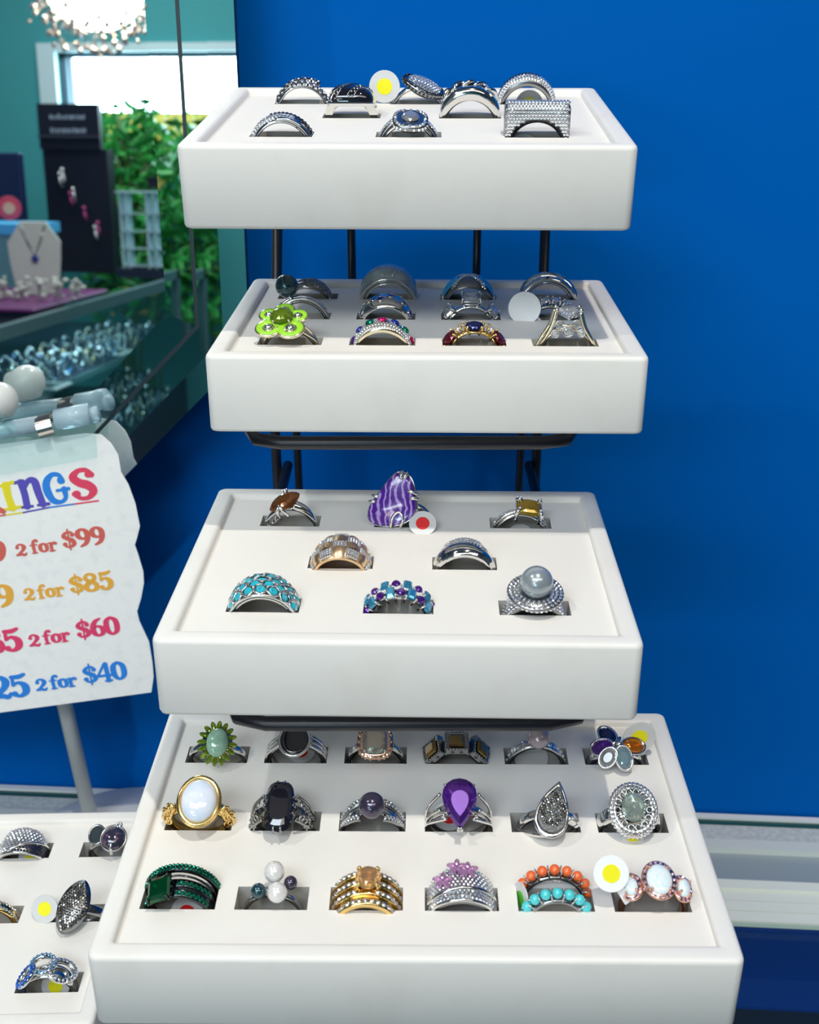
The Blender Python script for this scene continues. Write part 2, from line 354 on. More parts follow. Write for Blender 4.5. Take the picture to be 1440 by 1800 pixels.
# how deep each ring sits in its slot (mm)
DZ = {'1a': -3.5, '1b': -3.5, '1c': -3.8, '1d': -2.5, '1e': -2.3, '1f': -4.8, '1g': -5.5, '1h': -4.2,
      '2a': -4.5, '2b': -3.8, '2c': -5.0, '2d': -3.6, '2e': -3.6, '2f': -3.5, '2g': -5.4, '2h': -4.8, '2i': -5.0, '2j': -2.5, '2k': -3.6, '2l': -3.0,
      '3a': -3.6, '3b': -2.2, '3c': -5.2, '3d': -3.4, '3e': -3.4, '3f': -3.4, '3g': -4.0, '3h': -5.6,
      '4a': -1, '4b': -1, '4c': -1.5, '4d': -4, '4e': -3.2, '4f': -4, '4g': 1.0, '4h': -1.2, '4i': -3.2, '4j': 0, '4k': -2, '4l': 0,
      '4m': -4, '4n': -6.6, '4o': -5.8, '4p': -5, '4q': -4.3, '4r': -2.8, '5a': -3, '5b': -2, '5c': -4, '5d': 0, '5e': -3}
class Ring:
    def __init__(s, key, name, label, lean=0, yaw=0, rock=0, dx=0, dy=0, dz=0):
        t, xa, xb, ym = SLOT[key]; s.t = t
        L = Matrix.Translation(Vector(((xa + xb) / 2 + dx / 10, ym + SLOTW / 2 + dy / 10, -PADZ + DZ[key] / 10)))
        Mw = TMX[t] @ L @ Matrix.Rotation(math.radians(yaw), 4, 'Z') @ Matrix.Rotation(math.radians(lean), 4, 'X') @ Matrix.Rotation(math.radians(rock), 4, 'Y')
        Mw.translation = W(Mw.translation)
        s.root = empty(name, Mw, label, 'ring', {1: 'rings in the topmost tray', 2: 'rings in the second tray', 3: 'rings in the third tray', 4: 'rings in the wide bottom tray', 5: 'rings in the low left tray'}[t]); RINGS[key] = s
    def part(s, name, mb, m, kind=None, label=None, parent=None):
        return mb.build(name, m, parent or s.root, kind, label)
    def band(s, m, name='band', **kw):
        b = Band(**kw); s.part(name, b.mesh(MB()), m); return b
    def tag(s, c, r, normal, color=None, neck=None, face=M_white):
        """plastic price tag: disc, neck strip, coloured dot sticker"""
        M = frame(c, normal, (0, 0, 1)); b = MB(); b.disc(r, -.25, .25, 28, M, 0.1)
        if neck is not None:
            n = Vector(neck); d = (n - Vector(c)); side = d.cross(Vector(normal)).normalized() * 1.3; st = Vector(c) + d.normalized() * r * .85; th = Vector(normal).normalized() * .2
            vs = [st + side + th, st - side + th, n - side * .8 + th, n + side * .8 + th, st + side - th, st - side - th, n - side * .8 - th, n + side * .8 - th]
            b.add(vs, [[0, 1, 2, 3], [7, 6, 5, 4], [0, 4, 5, 1], [1, 5, 6, 2], [2, 6, 7, 3], [3, 7, 4, 0]], False)
        o = s.part('price_tag', b, TAGM)
        if color:
            k = MB(); k.disc(r * .5, .26, .36, 24, M); k.build('dot_sticker', color, o)
        return o
TAGM = mat('tag_plastic', (0.62, 0.63, 0.63), 0.35); TAGW = mat('tag_white', (0.86, 0.87, 0.88), 0.4)
YEL = mat('yellow_sticker', (0.86, 0.80, 0.0), 0.5); RED = mat('red_sticker', (0.70, 0.012, 0.012), 0.5); GRN = mat('green_sticker', (0.1, 0.5, 0.05), 0.5)
# ------------------------------------------------------------------ the rings, one by one
EMER = gem_mat('emerald_green_stone', (0.0, 0.17, 0.05), .4); AMET = gem_mat('amethyst_stone', (0.16, 0.03, 0.42), .5); GARN = gem_mat('garnet_stone', (0.22, 0.008, 0.03), .5)
SAPH = gem_mat('dark_blue_stone', (0.015, 0.03, 0.20), .5); CITR = gem_mat('citrine_stone', (0.72, 0.48, 0.06), .45); CHST = gem_mat('champagne_stone', (1.0, 0.68, 0.34), .4)
PERI = gem_mat('peridot_stone', (0.32, 0.50, 0.03), .5); AQUA = gem_mat('sky_blue_stone', (0.08, 0.50, 0.80), .55); PRAS = gem_mat('pale_green_quartz', (0.74, 0.85, 0.76), .4)
PINK = gem_mat('pink_stone', (0.85, 0.48, 0.80), .6); SMOK = gem_mat('smoky_brown_stone', (0.36, 0.13, 0.04), .5); CLRG = gem_mat('clear_crystal', (0.95, 0.97, 1.0), .35, 1.9); ORNG = gem_mat('orange_stone', (0.85, 0.30, 0.02), .5)
EMCH = mat('green_facet_chips', (0.01, 0.26, 0.15), 0.08, 0.8); RUBC = mat('ruby_facet_chips', (0.55, 0.01, 0.12), 0.08, 0.6); SAPC = mat('sapphire_facet_chips', (0.03, 0.05, 0.35), 0.08, 0.6)
BLUC = mat('royal_blue_chips', (0.03, 0.16, 0.75), 0.08, 0.7); SKYC = mat('sky_blue_chips', (0.30, 0.60, 0.90), 0.08, 0.7); CHAC = mat('champagne_chips', (0.75, 0.58, 0.42), 0.1, 0.85); PINC = mat('pink_chips', (0.90, 0.62, 0.80), 0.08, 0.8)
PRW = mat('white_pearl', (0.80, 0.78, 0.76), 0.2, 0.15, Coat_Weight=0.8, Coat_Roughness=0.08); PRG = mat('grey_pearl', (0.36, 0.41, 0.44), 0.22, 0.45, Coat_Weight=0.8, Coat_Roughness=0.08)
PRB = mat('black_pearl', (0.055, 0.045, 0.085), 0.2, 0.5, Coat_Weight=1.0, Coat_Roughness=0.06); PRT = mat('teal_black_pearl', (0.02, 0.07, 0.09), 0.2, 0.5, Coat_Weight=1.0, Coat_Roughness=0.06); PRP = mat('mauve_pearl', (0.50, 0.40, 0.42), 0.22, 0.35, Coat_Weight=0.8, Coat_Roughness=0.08)
ENAM = mat('lime_enamel', (0.33, 0.72, 0.03), 0.12, Coat_Weight=1.0); ONYX = mat('black_onyx', (0.008, 0.008, 0.014), 0.05, Coat_Weight=1.0)
JADE = mat('jade', (0.25, 0.46, 0.33), 0.12, Coat_Weight=1.0, noise=(500, (0.38, 0.58, 0.44), .4, .7)); TURQ = mat('turquoise', (0.03, 0.46, 0.56), 0.18, Coat_Weight=.6, noise=(700, (0.02, 0.30, 0.42), .45, .7))
TURB = mat('turquoise_bead', (0.07, 0.62, 0.66), 0.2, Coat_Weight=.8); CORL = mat('coral_bead', (0.85, 0.15, 0.03), 0.2, Coat_Weight=.8); TURS = mat('blue_inlay', (0.05, 0.42, 0.75), 0.15, Coat_Weight=1.0)
MOON = mat('moonstone', (0.62, 0.72, 0.88), 0.06, Coat_Weight=1.0, noise=(120, (0.88, 0.88, 0.92), .4, .65)); OPAL = mat('white_opal', (0.80, 0.88, 0.88), 0.08, Coat_Weight=1.0, noise=(900, (0.62, 0.86, 0.92), .5, .62))
DOPAL = mat('dark_opal', (0.03, 0.03, 0.05), 0.06, Coat_Weight=1.0, noise=(420, (0.22, 0.10, 0.20), .52, .68)); DRUZ = mat('grey_druzy', (0.30, 0.30, 0.30), 0.25, 0.8, bump=(1500, 1.0, 0.001)); DDRZ = mat('dark_druzy', (0.03, 0.05, 0.06), 0.3, 0.3, bump=(2500, 1.0, 0.0006))
MOP = mat('grey_shell_inlay', (0.30, 0.38, 0.40), 0.16, 0.35, Coat_Weight=.8, noise=(130, (0.45, 0.52, 0.52), .4, .7))
# banded purple agate
AGAT = mat('banded_purple_agate', (0.16, 0.04, 0.40), 0.15, Coat_Weight=.7)
_nt = AGAT.node_tree; _w = _nt.nodes.new('ShaderNodeTexWave'); _w.bands_direction = 'X'; _w.inputs['Scale'].default_value = 130; _w.inputs['Distortion'].default_value = 9.0; _w.inputs['Detail'].default_value = 3
_r = _nt.nodes.new('ShaderNodeValToRGB'); _r.color_ramp.elements[0].color = (0.075, 0.010, 0.26, 1); _r.color_ramp.elements[0].position = .55; _r.color_ramp.elements[1].color = (0.45, 0.32, 0.70, 1); _r.color_ramp.elements[1].position = .98
_t = _nt.nodes.new('ShaderNodeTexCoord'); _nt.links.new(_t.outputs['Object'], _w.inputs['Vector']); _nt.links.new(_w.outputs['Fac'], _r.inputs['Fac']); _nt.links.new(_r.outputs['Color'], _nt.nodes['Principled BSDF'].inputs['Base Color'])
def arc(a0, a1, R, y=0, n=14, c=0.4):
    Rf, yf = F(R), F(y)
    return [(Rf(a) * math.sin(math.radians(a)), yf(a), Rf(a) * math.cos(math.radians(a)) - c) for a in [a0 + (a1 - a0) * k / n for k in range(n + 1)]]
def ell(M, a, b, z=0, n=28): return [M @ Vector((a * x, b * y, z)) for x, y in circ(n)]
def cab(mb, M, pts, h, base=0.6):
    """domed cabochon over an outline"""
    R = [[(x, y, -base) for x, y in pts]]
    for k in range(7): t = math.pi / 2 * k / 6; q = max(.02, math.cos(t)); R.append([(x * q, y * q, h * math.sin(t)) for x, y in pts])
    mb.loft(R, True, True, True, True, M)
def collet(mb, M, pts, h0, h1, wall=0.55, flare=0.75):
    """bezel cup around an outline"""
    sc = lambda k, z: [(x * k, y * k, z) for x, y in pts]; m = max(abs(p[0]) for p in pts); o = 1 + wall / m
    mb.loft([sc(flare, h0), sc(o, h1 - .9), sc(o, h1 - .2), sc(1 + wall * .5 / m, h1), sc(.99, h1 - .15), sc(.97, h1 - .6)], True, True, False, True, M)
# ======== topmost tray
r = Ring('1a', 'bypass_ring', 'silver bypass ring with black and white stone arms, back left of topmost tray')
r.band(SIL, Ri=9.5, th=1.2, w=2.6)
A = r.band(SILP, 'upper_arm', Ri=lambda a: 10.2 + max(0, a + 50) * .017, th=1.9, w=3.6, a0=-92, a1=34, y=1.8, edge=.15, q=1.8); B = r.band(SILP, 'lower_arm', Ri=lambda a: 10.0 - min(0, a - 40) * .003, th=1.9, w=3.4, a0=-22, a1=92, y=-1.4, edge=.15, q=1.8)
for nm, m, k0 in (('white_stones', DIA, 0), ('black_stones', BLK, 1)):
    b = MB()
    for bd, a0, a1 in ((A, -88, 33), (B, -20, 90)):
        for q, t in enumerate((-.85, -.3, .3)):
            for i in range(int((a1 - a0) / 6)):
                if (i // 1 + q + k0) % 2 == 0: a = a0 + i * 6 + 3; chip(b, frame(bd.pt(a, t, .05), bd.nrm(a, t)), .58)
    r.part(nm, b, m, 'stuff')
r = Ring('1b', 'square_signet_ring', 'square domed ring with black enamel stripes and sparkling bands, second row of topmost tray')
r.band(SIL, Ri=9.2, th=taper(1.9, 1.3), w=taper(9, 3.5))
b = MB()
for sx in (-1, 1): b.loft([[(sx * 11.3, -2.2, -.5), (sx * 11.3, 2.2, -.5), (sx * 9.0, 2.2, -.5), (sx * 9.0, -2.2, -.5)], [(sx * 8.6, -6, 9.0), (sx * 8.6, 6, 9.0), (sx * 5.2, 6, 9.0), (sx * 5.2, -6, 9.0)]], True, True, True, False)
b.bbox(-8.8, 8.8, -6.6, 6.6, 7.8, 9.4, .4); r.part('shoulders', b, SIL)
b = MB(); cab(b, frame((0, 0, 9.4), (0, 0, 1)), cushion(8.6, 6.6, 28, .5), 5.6, .3); top = r.part('enamel_top', b, ONYX)
def capz(x, y, a=8.6, b_=6.6, h=5.6):
    d = min(.999, (abs(x / a) ** 4 + abs(y / b_) ** 4) ** .25); return 9.4 + h * math.sqrt(1 - d * d)
b = MB(); g = MB()
for k in (-7, -1.0, 5.5):
    for off in (-1.3, 1.3):
        pts = [(k + off + t * .9, t, capz(k + off + t * .9, t) + .08) for t in [-6 + i * .6 for i in range(21)] if abs(k + off + t * .9) < 8.2 and abs(t) < 6.3]
        if len(pts) > 2: b.tube(pts, .22, 6)
    for i in range(12):
        for off in (-.6, .6):
            y = -6 + i * 1.1; x = k + off + y * .9
            if abs(x) < 8.0 and abs(y) < 6.2: chip(g, frame((x, y, capz(x, y) + .1), (x * .06, y * .08, 1)), .55)
r.part('stripe_wires', b, SIL); r.part('stripe_stones', g, MARC, 'stuff')
r = Ring('1c', 'oval_cluster_ring', 'tilted oval cluster ring with black stone border beside a yellow dot tag, topmost tray', rock=8)
r.band(SIL, Ri=9.3, th=1.5, w=taper(6, 3))
M = frame((1.0, 0, 9.8), (.26, -.22, 1)); b = MB(); b.loft([[(x, y, z) for x, y in oval(a, a2, 32)] for a, a2, z in ((5, 4, -2.5), (9.0, 6.8, -.8), (9.2, 7, .8), (7.4, 5.6, 1.3))], True, True, True, True, M); r.part('head', b, SILD)
b = MB(); [chip(b, frame(M @ Vector((8.7 * math.cos(t), 6.5 * math.sin(t), 1.0)), M.to_3x3() @ Vector((math.cos(t), math.sin(t), .8))), .72) for t in [k * 2 * math.pi / 32 for k in range(32)]]
[chip(b, frame(M @ Vector((9.15 * math.cos(t), 6.95 * math.sin(t), -.2)), M.to_3x3() @ Vector((math.cos(t), math.sin(t), 0))), .6) for t in [k * 2 * math.pi / 34 for k in range(34)]]; r.part('black_border_stones', b, BLK, 'stuff')
b = MB(); [chip(b, M @ frame((x, y, 1.5 + 1.3 * (1 - (x / 7.5) ** 2 - (y / 5.8) ** 2)), (x * .06, y * .08, 1)), .62) for x, y in disc_pts(7.2, 5.5, 1.3)]; r.part('white_stones', b, DIA, 'stuff')
r.tag((-14.5, -2.5, 8.2), 6.2, (-.1, -1, .12), YEL, (-8.5, -1.5, 3.5))
r = Ring('1d', 'carved_silver_band', 'wide polished silver band with leaf carving on top, right of centre in topmost tray')
bd = r.band(SIL, Ri=9.2, th=taper(5.4, 1.8), w=taper(10, 6), q=2.2, edge=.66)
b = MB()
for k in range(5):
    a = -36 + k * 18; p0 = bd.pt(a - 13, -.5, .1); p1 = bd.pt(a, .2 if k % 2 else -.2, 1.0); p2 = bd.pt(a + 13, .55, .1); b.tube(spline([p0, p1, p2], 5), [.35, .5, .7, .85, .95, 1.0, .95, .85, .7, .5, .35], 8)
for k in range(4): b.sphere(bd.pt(-24 + k * 16, -.35, .2), .8, 10)
r.part('leaf_carving', b, SIL); b = MB(); chip(b, frame(bd.pt(34, -.8, .15), bd.nrm(34, -.8)), .9); [chip(b, frame(bd.pt(-20 + 10 * k, -.2, .9), (0, -.4, 1)), .6) for k in range(5)]; r.part('set_stones', b, DIA)
r = Ring('1e', 'pave_band_ring', 'wide silver band paved in rows of white and dark stones, back right of topmost tray')
bd = r.band(SILP, Ri=9.3, th=taper(4.4, 2.2), w=taper(8, 5.5), q=2.2, edge=.35)
b = MB(); pave(b, bd, -86, 86, (-.93, -.78, -.6, -.38, .38, .6, .8), .62); r.part('white_stones', b, DIA, 'stuff')
b = MB(); pave(b, bd, -86, 20, (0.0, .2), .6); r.part('dark_stones', b, BLK, 'stuff')
r.tag((1.5, 3.2, 1.0), 5.6, (0, -1, .2), YEL)
r = Ring('1f', 'crossover_pave_ring', 'silver crossover ring, white stones left and black stones right, front left of topmost tray')
r.band(SIL, Ri=9.3, th=1.4, w=4.2)
A = r.band(SILP, 'left_sweep', edge=.1, q=1.8, Ri=9.5, th=2.4, w=lambda a: 4.6 + a * .012, a0=-95, a1=38, y=lambda a: .8 - a * .012); B = r.band(SILP, 'right_sweep', edge=.1, q=1.8, Ri=9.8, th=2.2, w=3.2, a0=-25, a1=95, y=lambda a: 2.6 - a * .012)
C = r.band(SIL, 'polished_sweep', Ri=10.0, th=1.3, w=2.2, a0=-10, a1=92, y=lambda a: -1.4 + a * .004)
b = MB(); pave(b, A, -92, 22, (-.92, -.7, -.4, 0, .4), .6); r.part('white_stones', b, DIA, 'stuff'); b = MB(); pave(b, B, -22, 88, (-.55, 0, .55), .68); r.part('black_stones', b, BLK, 'stuff')
r = Ring('1g', 'halo_split_ring', 'silver ring with raised sparkling square halo centre, front middle of topmost tray')
r.band(SIL, Ri=9.2, th=1.4, w=3)
for sx in (-1, 1):
    bd = r.band(SILP, 'shoulder', Ri=lambda a: 9.4 + 1.6 * math.cos(math.radians(a)), th=1.5, w=4.2, a0=-92 if sx < 0 else 24, a1=-24 if sx < 0 else 92)
    b = MB(); pave(b, bd, bd.a0 + 2, bd.a1 - 2, (-.6, 0, .6), .6); r.part('shoulder_stones', b, DIA, 'stuff')
M = frame((.6, -1, 10.4), (.05, -.35, 1)); b = MB(); b.loft([[(x, y, z) for x, y in cushion(a, a, 24, .7)] for a, z in ((3, -3.2), (6, -.8), (6.2, .6), (4.6, 1.0))], True, True, True, True, M); r.part('head', b, SILP)
b = MB(); [chip(b, M @ frame((5.3 * x, 5.3 * y, 1.0), (x * .4, y * .4, 1)), .72) for x, y in cushion(1, 1, 20, .7)]; [chip(b, M @ frame((6.1 * x, 6.1 * y, -.3), (x, y, .1)), .6) for x, y in cushion(1, 1, 22, .7)]; r.part('halo_stones', b, DIA, 'stuff')
b = MB(); gem(b, M @ Matrix.Translation((0, 0, 1.5)), oval(3.2, 3.2, 12), 1.1, .6, 2); r.part('centre_stone', b, CLRG)
r = Ring('1h', 'square_top_pave_ring', 'square-topped silver ring fully paved with white stones, front right of topmost tray')
r.band(SIL, Ri=9.2, th=1.5, w=4)
def sq_outline(a):        # squared arch: outer contour in XZ
    A = math.radians(a); s_, c_ = math.sin(A), math.cos(A); k = min(11.4 / max(.001, abs(s_)), 15.6 / max(.001, c_) if c_ > 0 else 99); return min(k, 18.6)
bd = r.band(SILP, 'square_top', Ri=lambda a: 9.3, th=lambda a: sq_outline(a) - 9.3, w=6.5, a0=-88, a1=88, q=8, edge=.97, n=120)
b = MB()
for iz in range(15):
    for ix in range(19):
        x = -10.6 + ix * 1.18 + (.59 if iz % 2 else 0); z = .4 + iz * 1.08
        if x * x + (z + .4) ** 2 > 10.5 ** 2 and abs(x) < 10.9: chip(b, frame((x, -3.25, z), (0, -1, .05)), .6)
for ix in range(19):
    for iy in range(5): chip(b, frame((-10.6 + ix * 1.18, -2.5 + iy * 1.25, 15.25), (0, 0, 1)), .6)
r.part('pave_stones', b, DIA, 'stuff'); r.tag((-4, 3.2, -1.5), 5.4, (0, -1, .2), None)
# ======== second tray
r = Ring('2a', 'enamel_flower_ring', 'lime green enamel flower ring with green stone centre, front left of second tray', lean=8)
r.band(PGD, Ri=9.4, th=1.5, w=taper(2.2, 3.2))
b = MB()
for sx in (-1, 1):
    for y in (-1.5, 1.5): b.tube(spline([(sx * 10.4, 0, 1), (sx * 8.2, y, 6.5), (sx * 4.6 - 2, y * 2, 11.0)], 5), .6, 8)
for k in range(14): t = 2 * math.pi * k / 14; b.tube([(-2.4 + 3.4 * math.cos(t), 3.0 * math.sin(t), 9.6), (-2.4 + 6.4 * math.cos(t), 5.4 * math.sin(t), 12.3)], .42, 6)
r.part('basket', b, PGD)
M = frame((-2.4, -.6, 12.8), (-.05, -.38, 1)); cols = []
for k, (px, py, pr) in enumerate(((-4.6, -3.6, 4.9), (3.2, -4.4, 5.2), (5.6, 2.0, 3.8), (0.6, 5.4, 3.8), (-5.0, 3.2, 3.6))):
    b = MB(); Mp = M @ Matrix.Translation((px, py, 0)); b.loft([[(x, y, z) for x, y in oval(q, q * .86, 24)] for q, z in ((pr, -.7), (pr + .15, 0), (pr, .45), (pr - .35, .5))], True, True, True, True, Mp); pt = r.part('petal_rim', b, PGD)
    b = MB(); b.loft([[(x, y, z) for x, y in oval(q, q * .86, 24)] for q, z in ((pr - .3, .35), (pr - .55, .85), (pr * .52, .8), (pr * .45, .4))], True, True, True, True, Mp); b.build('petal_enamel', ENAM, pt)
    b = MB(); b.sphere((0, 0, .7), pr * .36, 10, Mp, (1, .86, .6)); b.build('petal_bead', SIL, pt)
b = MB(); claws(b, M @ Matrix.Translation((0, 0, 1.8)), [(3.0, 2.6), (-3.0, 2.6), (3.0, -2.6), (-3.0, -2.6)], .4); r.part('claws', b, PGD); b = MB(); gem(b, M @ Matrix.Translation((0, .6, 2.0)), oval(4.3, 3.8, 14), 1.7, .5, 2); r.part('centre_stone', b, PERI)
r = Ring('2b', 'multicolour_pave_ring', 'domed pale gold ring paved with white stones and ruby, emerald and sapphire spots')
bd = r.band(PGD, Ri=9.0, th=taper(3.2, 1.6), w=taper(11, 5), q=2.2, edge=.45)
b = MB(); pave(b, bd, -80, 80, (-.95, -.75, -.52, -.26, 0, .26, .52, .75), .56, keep=lambda a, t: not (abs(t + .1) < .2 and int(a + 82) % 27 < 13)); r.part('white_stones', b, DIA, 'stuff')
for k, m in enumerate((AMET, SAPC, EMCH, RUBC, SAPC, EMCH, RUBC)):
    b = MB(); a = -66 + k * 22; gem(b, frame(bd.pt(a, -.12, .35), bd.nrm(a, -.12)), oval(1.7, 1.35, 12), .7, .6, 1); r.part('coloured_stone', b, m)
r = Ring('2c', 'five_stone_gold_ring', 'yellow gold ring with dark blue centre and dark red oval stones, front of second tray')
r.band(GLD, Ri=8.9, th=1.2, w=3.0)
for k, (a, m, sx, sy) in enumerate(((-54, GARN, 3.5, 2.8), (0, SAPH, 3.4, 2.6), (54, GARN, 3.5, 2.8))):
    A = math.radians(a); M = frame((11.4 * math.sin(A), 0, 11.6 * math.cos(A) - .6), (math.sin(A), -.25, math.cos(A))); b = MB(); gem(b, M, oval(sx, sy, 14), 1.1, .6, 1.8); r.part('oval_stone', b, m)
    b = MB(); claws(b, M, [(sx * .8, sy * .8), (-sx * .8, sy * .8), (sx * .8, -sy * .8), (-sx * .8, -sy * .8)], .42, 3.0); b.tube(ell(M, sx * .8, sy * .8, -1.6, 18), .35, 6, True); r.part('claw_setting', b, GLD)
for a in (-30, -24, 24, 30):
    A = math.radians(a); yy = -1.3 if abs(a) == 30 else 1.3; M = frame((11.8 * math.sin(A), yy, 11.8 * math.cos(A)), (math.sin(A), -.25, math.cos(A))); b = MB(); chip(b, M, 1.25); r.part('small_white_stone', b, DIA)
    b = MB(); claws(b, M, [(1, 1), (-1, 1), (1, -1), (-1, -1)], .3, 2.6, .3); r.part('small_claws', b, GLD)
r = Ring('2d', 'cathedral_solitaire_ring', 'tall pale gold ring with heart-like clear stone above small bezel stones', dx=.6)
r.band(PGD, Ri=9.0, th=1.4, w=taper(4.6, 3.4))
b = MB()
for sx in (-1, 1):
    for y in (-3.0, 2.4): b.tube(spline([(sx * 11.3, y * .6, -.5), (sx * 9.0, y, 4.5), (sx * 6.0, y, 10), (sx * 4.4, y * .8, 15.4)], 5), .85, 8, flat=.7)
    b.tube([(sx * 4.6, -2.4, 12.5), (sx * 4.6, 2.2, 12.5)], .5, 6); b.sphere((sx * 4.3, -2.6, 16.0), .85, 10); b.sphere((sx * 4.2, 2.4, 16.2), .8, 10)
b.tube([(-5.0, -2.7, 11.2), (0, -2.9, 10.4), (5.0, -2.7, 11.2)], .45, 6); r.part('cathedral_arms', b, PGD)
for x, z, q in ((-3.0, 8.6, 1.35), (3.0, 8.9, 1.35), (0, 6.2, 1.8), (-4.6, 5.3, 1.2), (4.8, 5.6, 1.2)):
    z += 2.2; M = frame((x, -2.9, z), (0, -1, .1)); b = MB(); collet(b, M, oval(q, q, 16), -1.5, .4, .35); c_ = r.part('bezel', b, SIL); b = MB(); gem(b, M, oval(q * .95, q * .95, 12), .5, .6, .8); b.build('bezel_stone', CLRG, c_)
b = MB(); gem(b, frame((0, -.4, 14.6), (0, -.45, 1)), [(4.3 * math.sin(t) ** 3, 3.6 * math.cos(t) - 1.2 * math.cos(2 * t) - .3 * math.cos(3 * t)) for t in [2 * math.pi * (k + .01) / 18 for k in range(18)]][::-1], 1.8, .6, 2.4); r.part('centre_stone', b, CLRG)
r = Ring('2e', 'pearl_bypass_ring', 'slim silver bypass ring with dark teal pearl, second row left of second tray', dx=1)
r.band(SILD, Ri=9.4, th=1.4, w=2.4)
b = MB(); b.tube(spline(arc(-60, -20, 10.6, -1.2, 6) + [(-5.5, .2, 12.5)], 3), .75, 8); b.tube(arc(-55, 60, lambda a: 11.2 - a * .005, 1.4), .7, 8); b.tube(arc(-50, 78, 11.0, -1.4), .6, 8); r.part('bypass_wires', b, SIL)
b = MB(); b.sphere((-5.6, 1.0, 15.2), 4.5, 24); r.part('pearl', b, PRT)
r = Ring('2f', 'dotted_silver_band', 'wide mirror polished silver band set with dark round dots, second tray')
bd = r.band(SIL, Ri=9.0, th=taper(3.6, 1.6), w=taper(15, 7), q=1.9, edge=.12)
for k, (a, t, m) in enumerate(((-58, -.5, SAPC), (-34, -.2, ORNG), (-10, -.55, SAPC), (9, -.2, SAPC), (36, -.3, BLK), (58, -.55, SAPC), (-48, .6, SAPC), (30, .7, SAPC))):
    M = frame(bd.pt(a, t, .02), bd.nrm(a, t)); b = MB(); b.tube(ell(M, 1.55, 1.55, .1, 18), .22, 6, True); c_ = r.part('dot_rim', b, SIL); b = MB(); cab(b, M, oval(1.5, 1.5, 14), .3, .3); b.build('dot_stone', m, c_)
r = Ring('2g', 'baguette_trilogy_ring', 'silver three stone ring with step-cut clear centre and angled side stones')
r.band(SIL, Ri=9.3, th=1.3, w=3.2)
for a, sx, sy, R0 in ((0, 3.6, 3.0, 13.6), (-48, 2.1, 2.8, 12.0), (48, 2.1, 2.8, 12.0)):
    A = math.radians(a); M = frame((R0 * math.sin(A), -.3, R0 * math.cos(A) - .4), (math.sin(A), -.3, math.cos(A))); b = MB(); gem(b, M, eoct(sx, sy, .8), 1.0, .62, 1.8, True); r.part('step_cut_stone', b, CLRG)
    b = MB(); claws(b, M, [(sx, sy), (-sx, sy), (sx, -sy), (-sx, -sy)], .48, 3.4, .7); b.tube([M @ Vector((x * .85, y * .85, -1.9)) for x, y in eoct(sx, sy, .6)], .4, 6, True); b.tube([M @ Vector((x * .95, y * .95, -.5)) for x, y in eoct(sx, sy, .6)], .35, 6, True); r.part('claw_setting', b, SIL)
r = Ring('2h', 'stone_row_ring', 'silver ring with upright row of clear stones beside a blank white tag, second tray', dz=-2.5)
r.band(SILD, Ri=9.0, th=1.4, w=3.5)
for k in range(6):
    A = math.radians(-55 + k * 22); M = frame((11.6 * math.sin(A), 0, 11.6 * math.cos(A)), (math.sin(A), -.2, math.cos(A))); b = MB(); gem(b, M, oval(1.7, 2.2, 12), .8, .6, 1.3); r.part('clear_stone', b, CLRG)
    b = MB(); claws(b, M, [(1.5, 1.9), (-1.5, 1.9), (1.5, -1.9), (-1.5, -1.9)], .45, 3.0, .6); r.part('claw_setting', b, SIL)
_t = r.tag((-10.4, -5.2, 9.6), 6.3, (-.12, -1, .15), None, (-3.5, -4.0, 3.0)); _t.data.materials[0] = TAGW
r = Ring('2i', 'dark_pave_leaf_ring', 'grey pave leaf-shaped ring half hidden behind the dark pearl, second tray')
r.band(SILD, Ri=9.3, th=1.3, w=3)
bd = r.band(SILD, 'leaf', Ri=lambda a: 9.6, th=lambda a: .8 + 2.2 * max(0, math.cos(math.radians((a - 10) * 1.3))), w=lambda a: 2 + 8 * max(0, math.cos(math.radians((a - 10) * 1.3))), a0=-55, a1=75, q=2, edge=.3)
b = MB(); pave(b, bd, -50, 72, (-.9, -.7, -.47, -.23, 0, .23, .47, .7), .55, jit=.2); r.part('pave_stones', b, MARC, 'stuff')
r = Ring('2j', 'shell_dome_ring', 'tall grey shell inlay dome ring at the back of second tray')
r.band(SIL, Ri=9.4, th=taper(1.6, 1.4), w=taper(16, 7), q=4)
bd = r.band(MOP, 'inlay_dome', Ri=10.6, th=lambda a: 5.8 * max(.05, math.cos(math.radians(a * .95))), w=taper(16, 8), a0=-84, a1=84, q=2, edge=.2)
b = MB(); b.tube(arc(-84, 84, lambda a: 11.3 + .6 * math.cos(math.radians(a)), lambda a: -(4.0 + 4.0 * max(0, math.cos(math.radians(a))))), .8, 8)
for sx in (-1, 1): b.tube([bd.pt(sx * (8 + 22 * k / 6), -.95 + 1.8 * k / 6, .05) for k in range(7)], .22, 6)
r.part('silver_edges', b, SIL)
r = Ring('2k', 'turquoise_cross_ring', 'blue inlay ring crossed by a sparkling white X, at the back of second tray')
bd = r.band(SILP, Ri=9.2, th=taper(3.8, 1.6), w=taper(14, 6), q=1.9, edge=.12)
for a in (-42, 42, 0):
    b = MB(); n = 10; pts = [(a - 22 + 44 * i / n if a else -12 + 24 * i / n) for i in range(n + 1)]
    rows = [[tuple(bd.pt(x, t * (1 if a else .3) - (0 if a else .6) if True else 0, .15 + .35 * (1 - t * t))) for t in [-.75 + 1.5 * j / 8 for j in range(9)]] for x in pts]
    if a: b.loft(rows, False); r.part('blue_inlay', b, TURS)
b = MB(); w = MB()
for sgn in (-1, 1):
    for k in range(17):
        f_ = -1 + 2 * k / 16; a = f_ * 34 ; t = sgn * f_ * .9
        for d in (-3.2, 3.2): chip(b, frame(bd.pt(a + d, t, .35), bd.nrm(a, t)), .62)
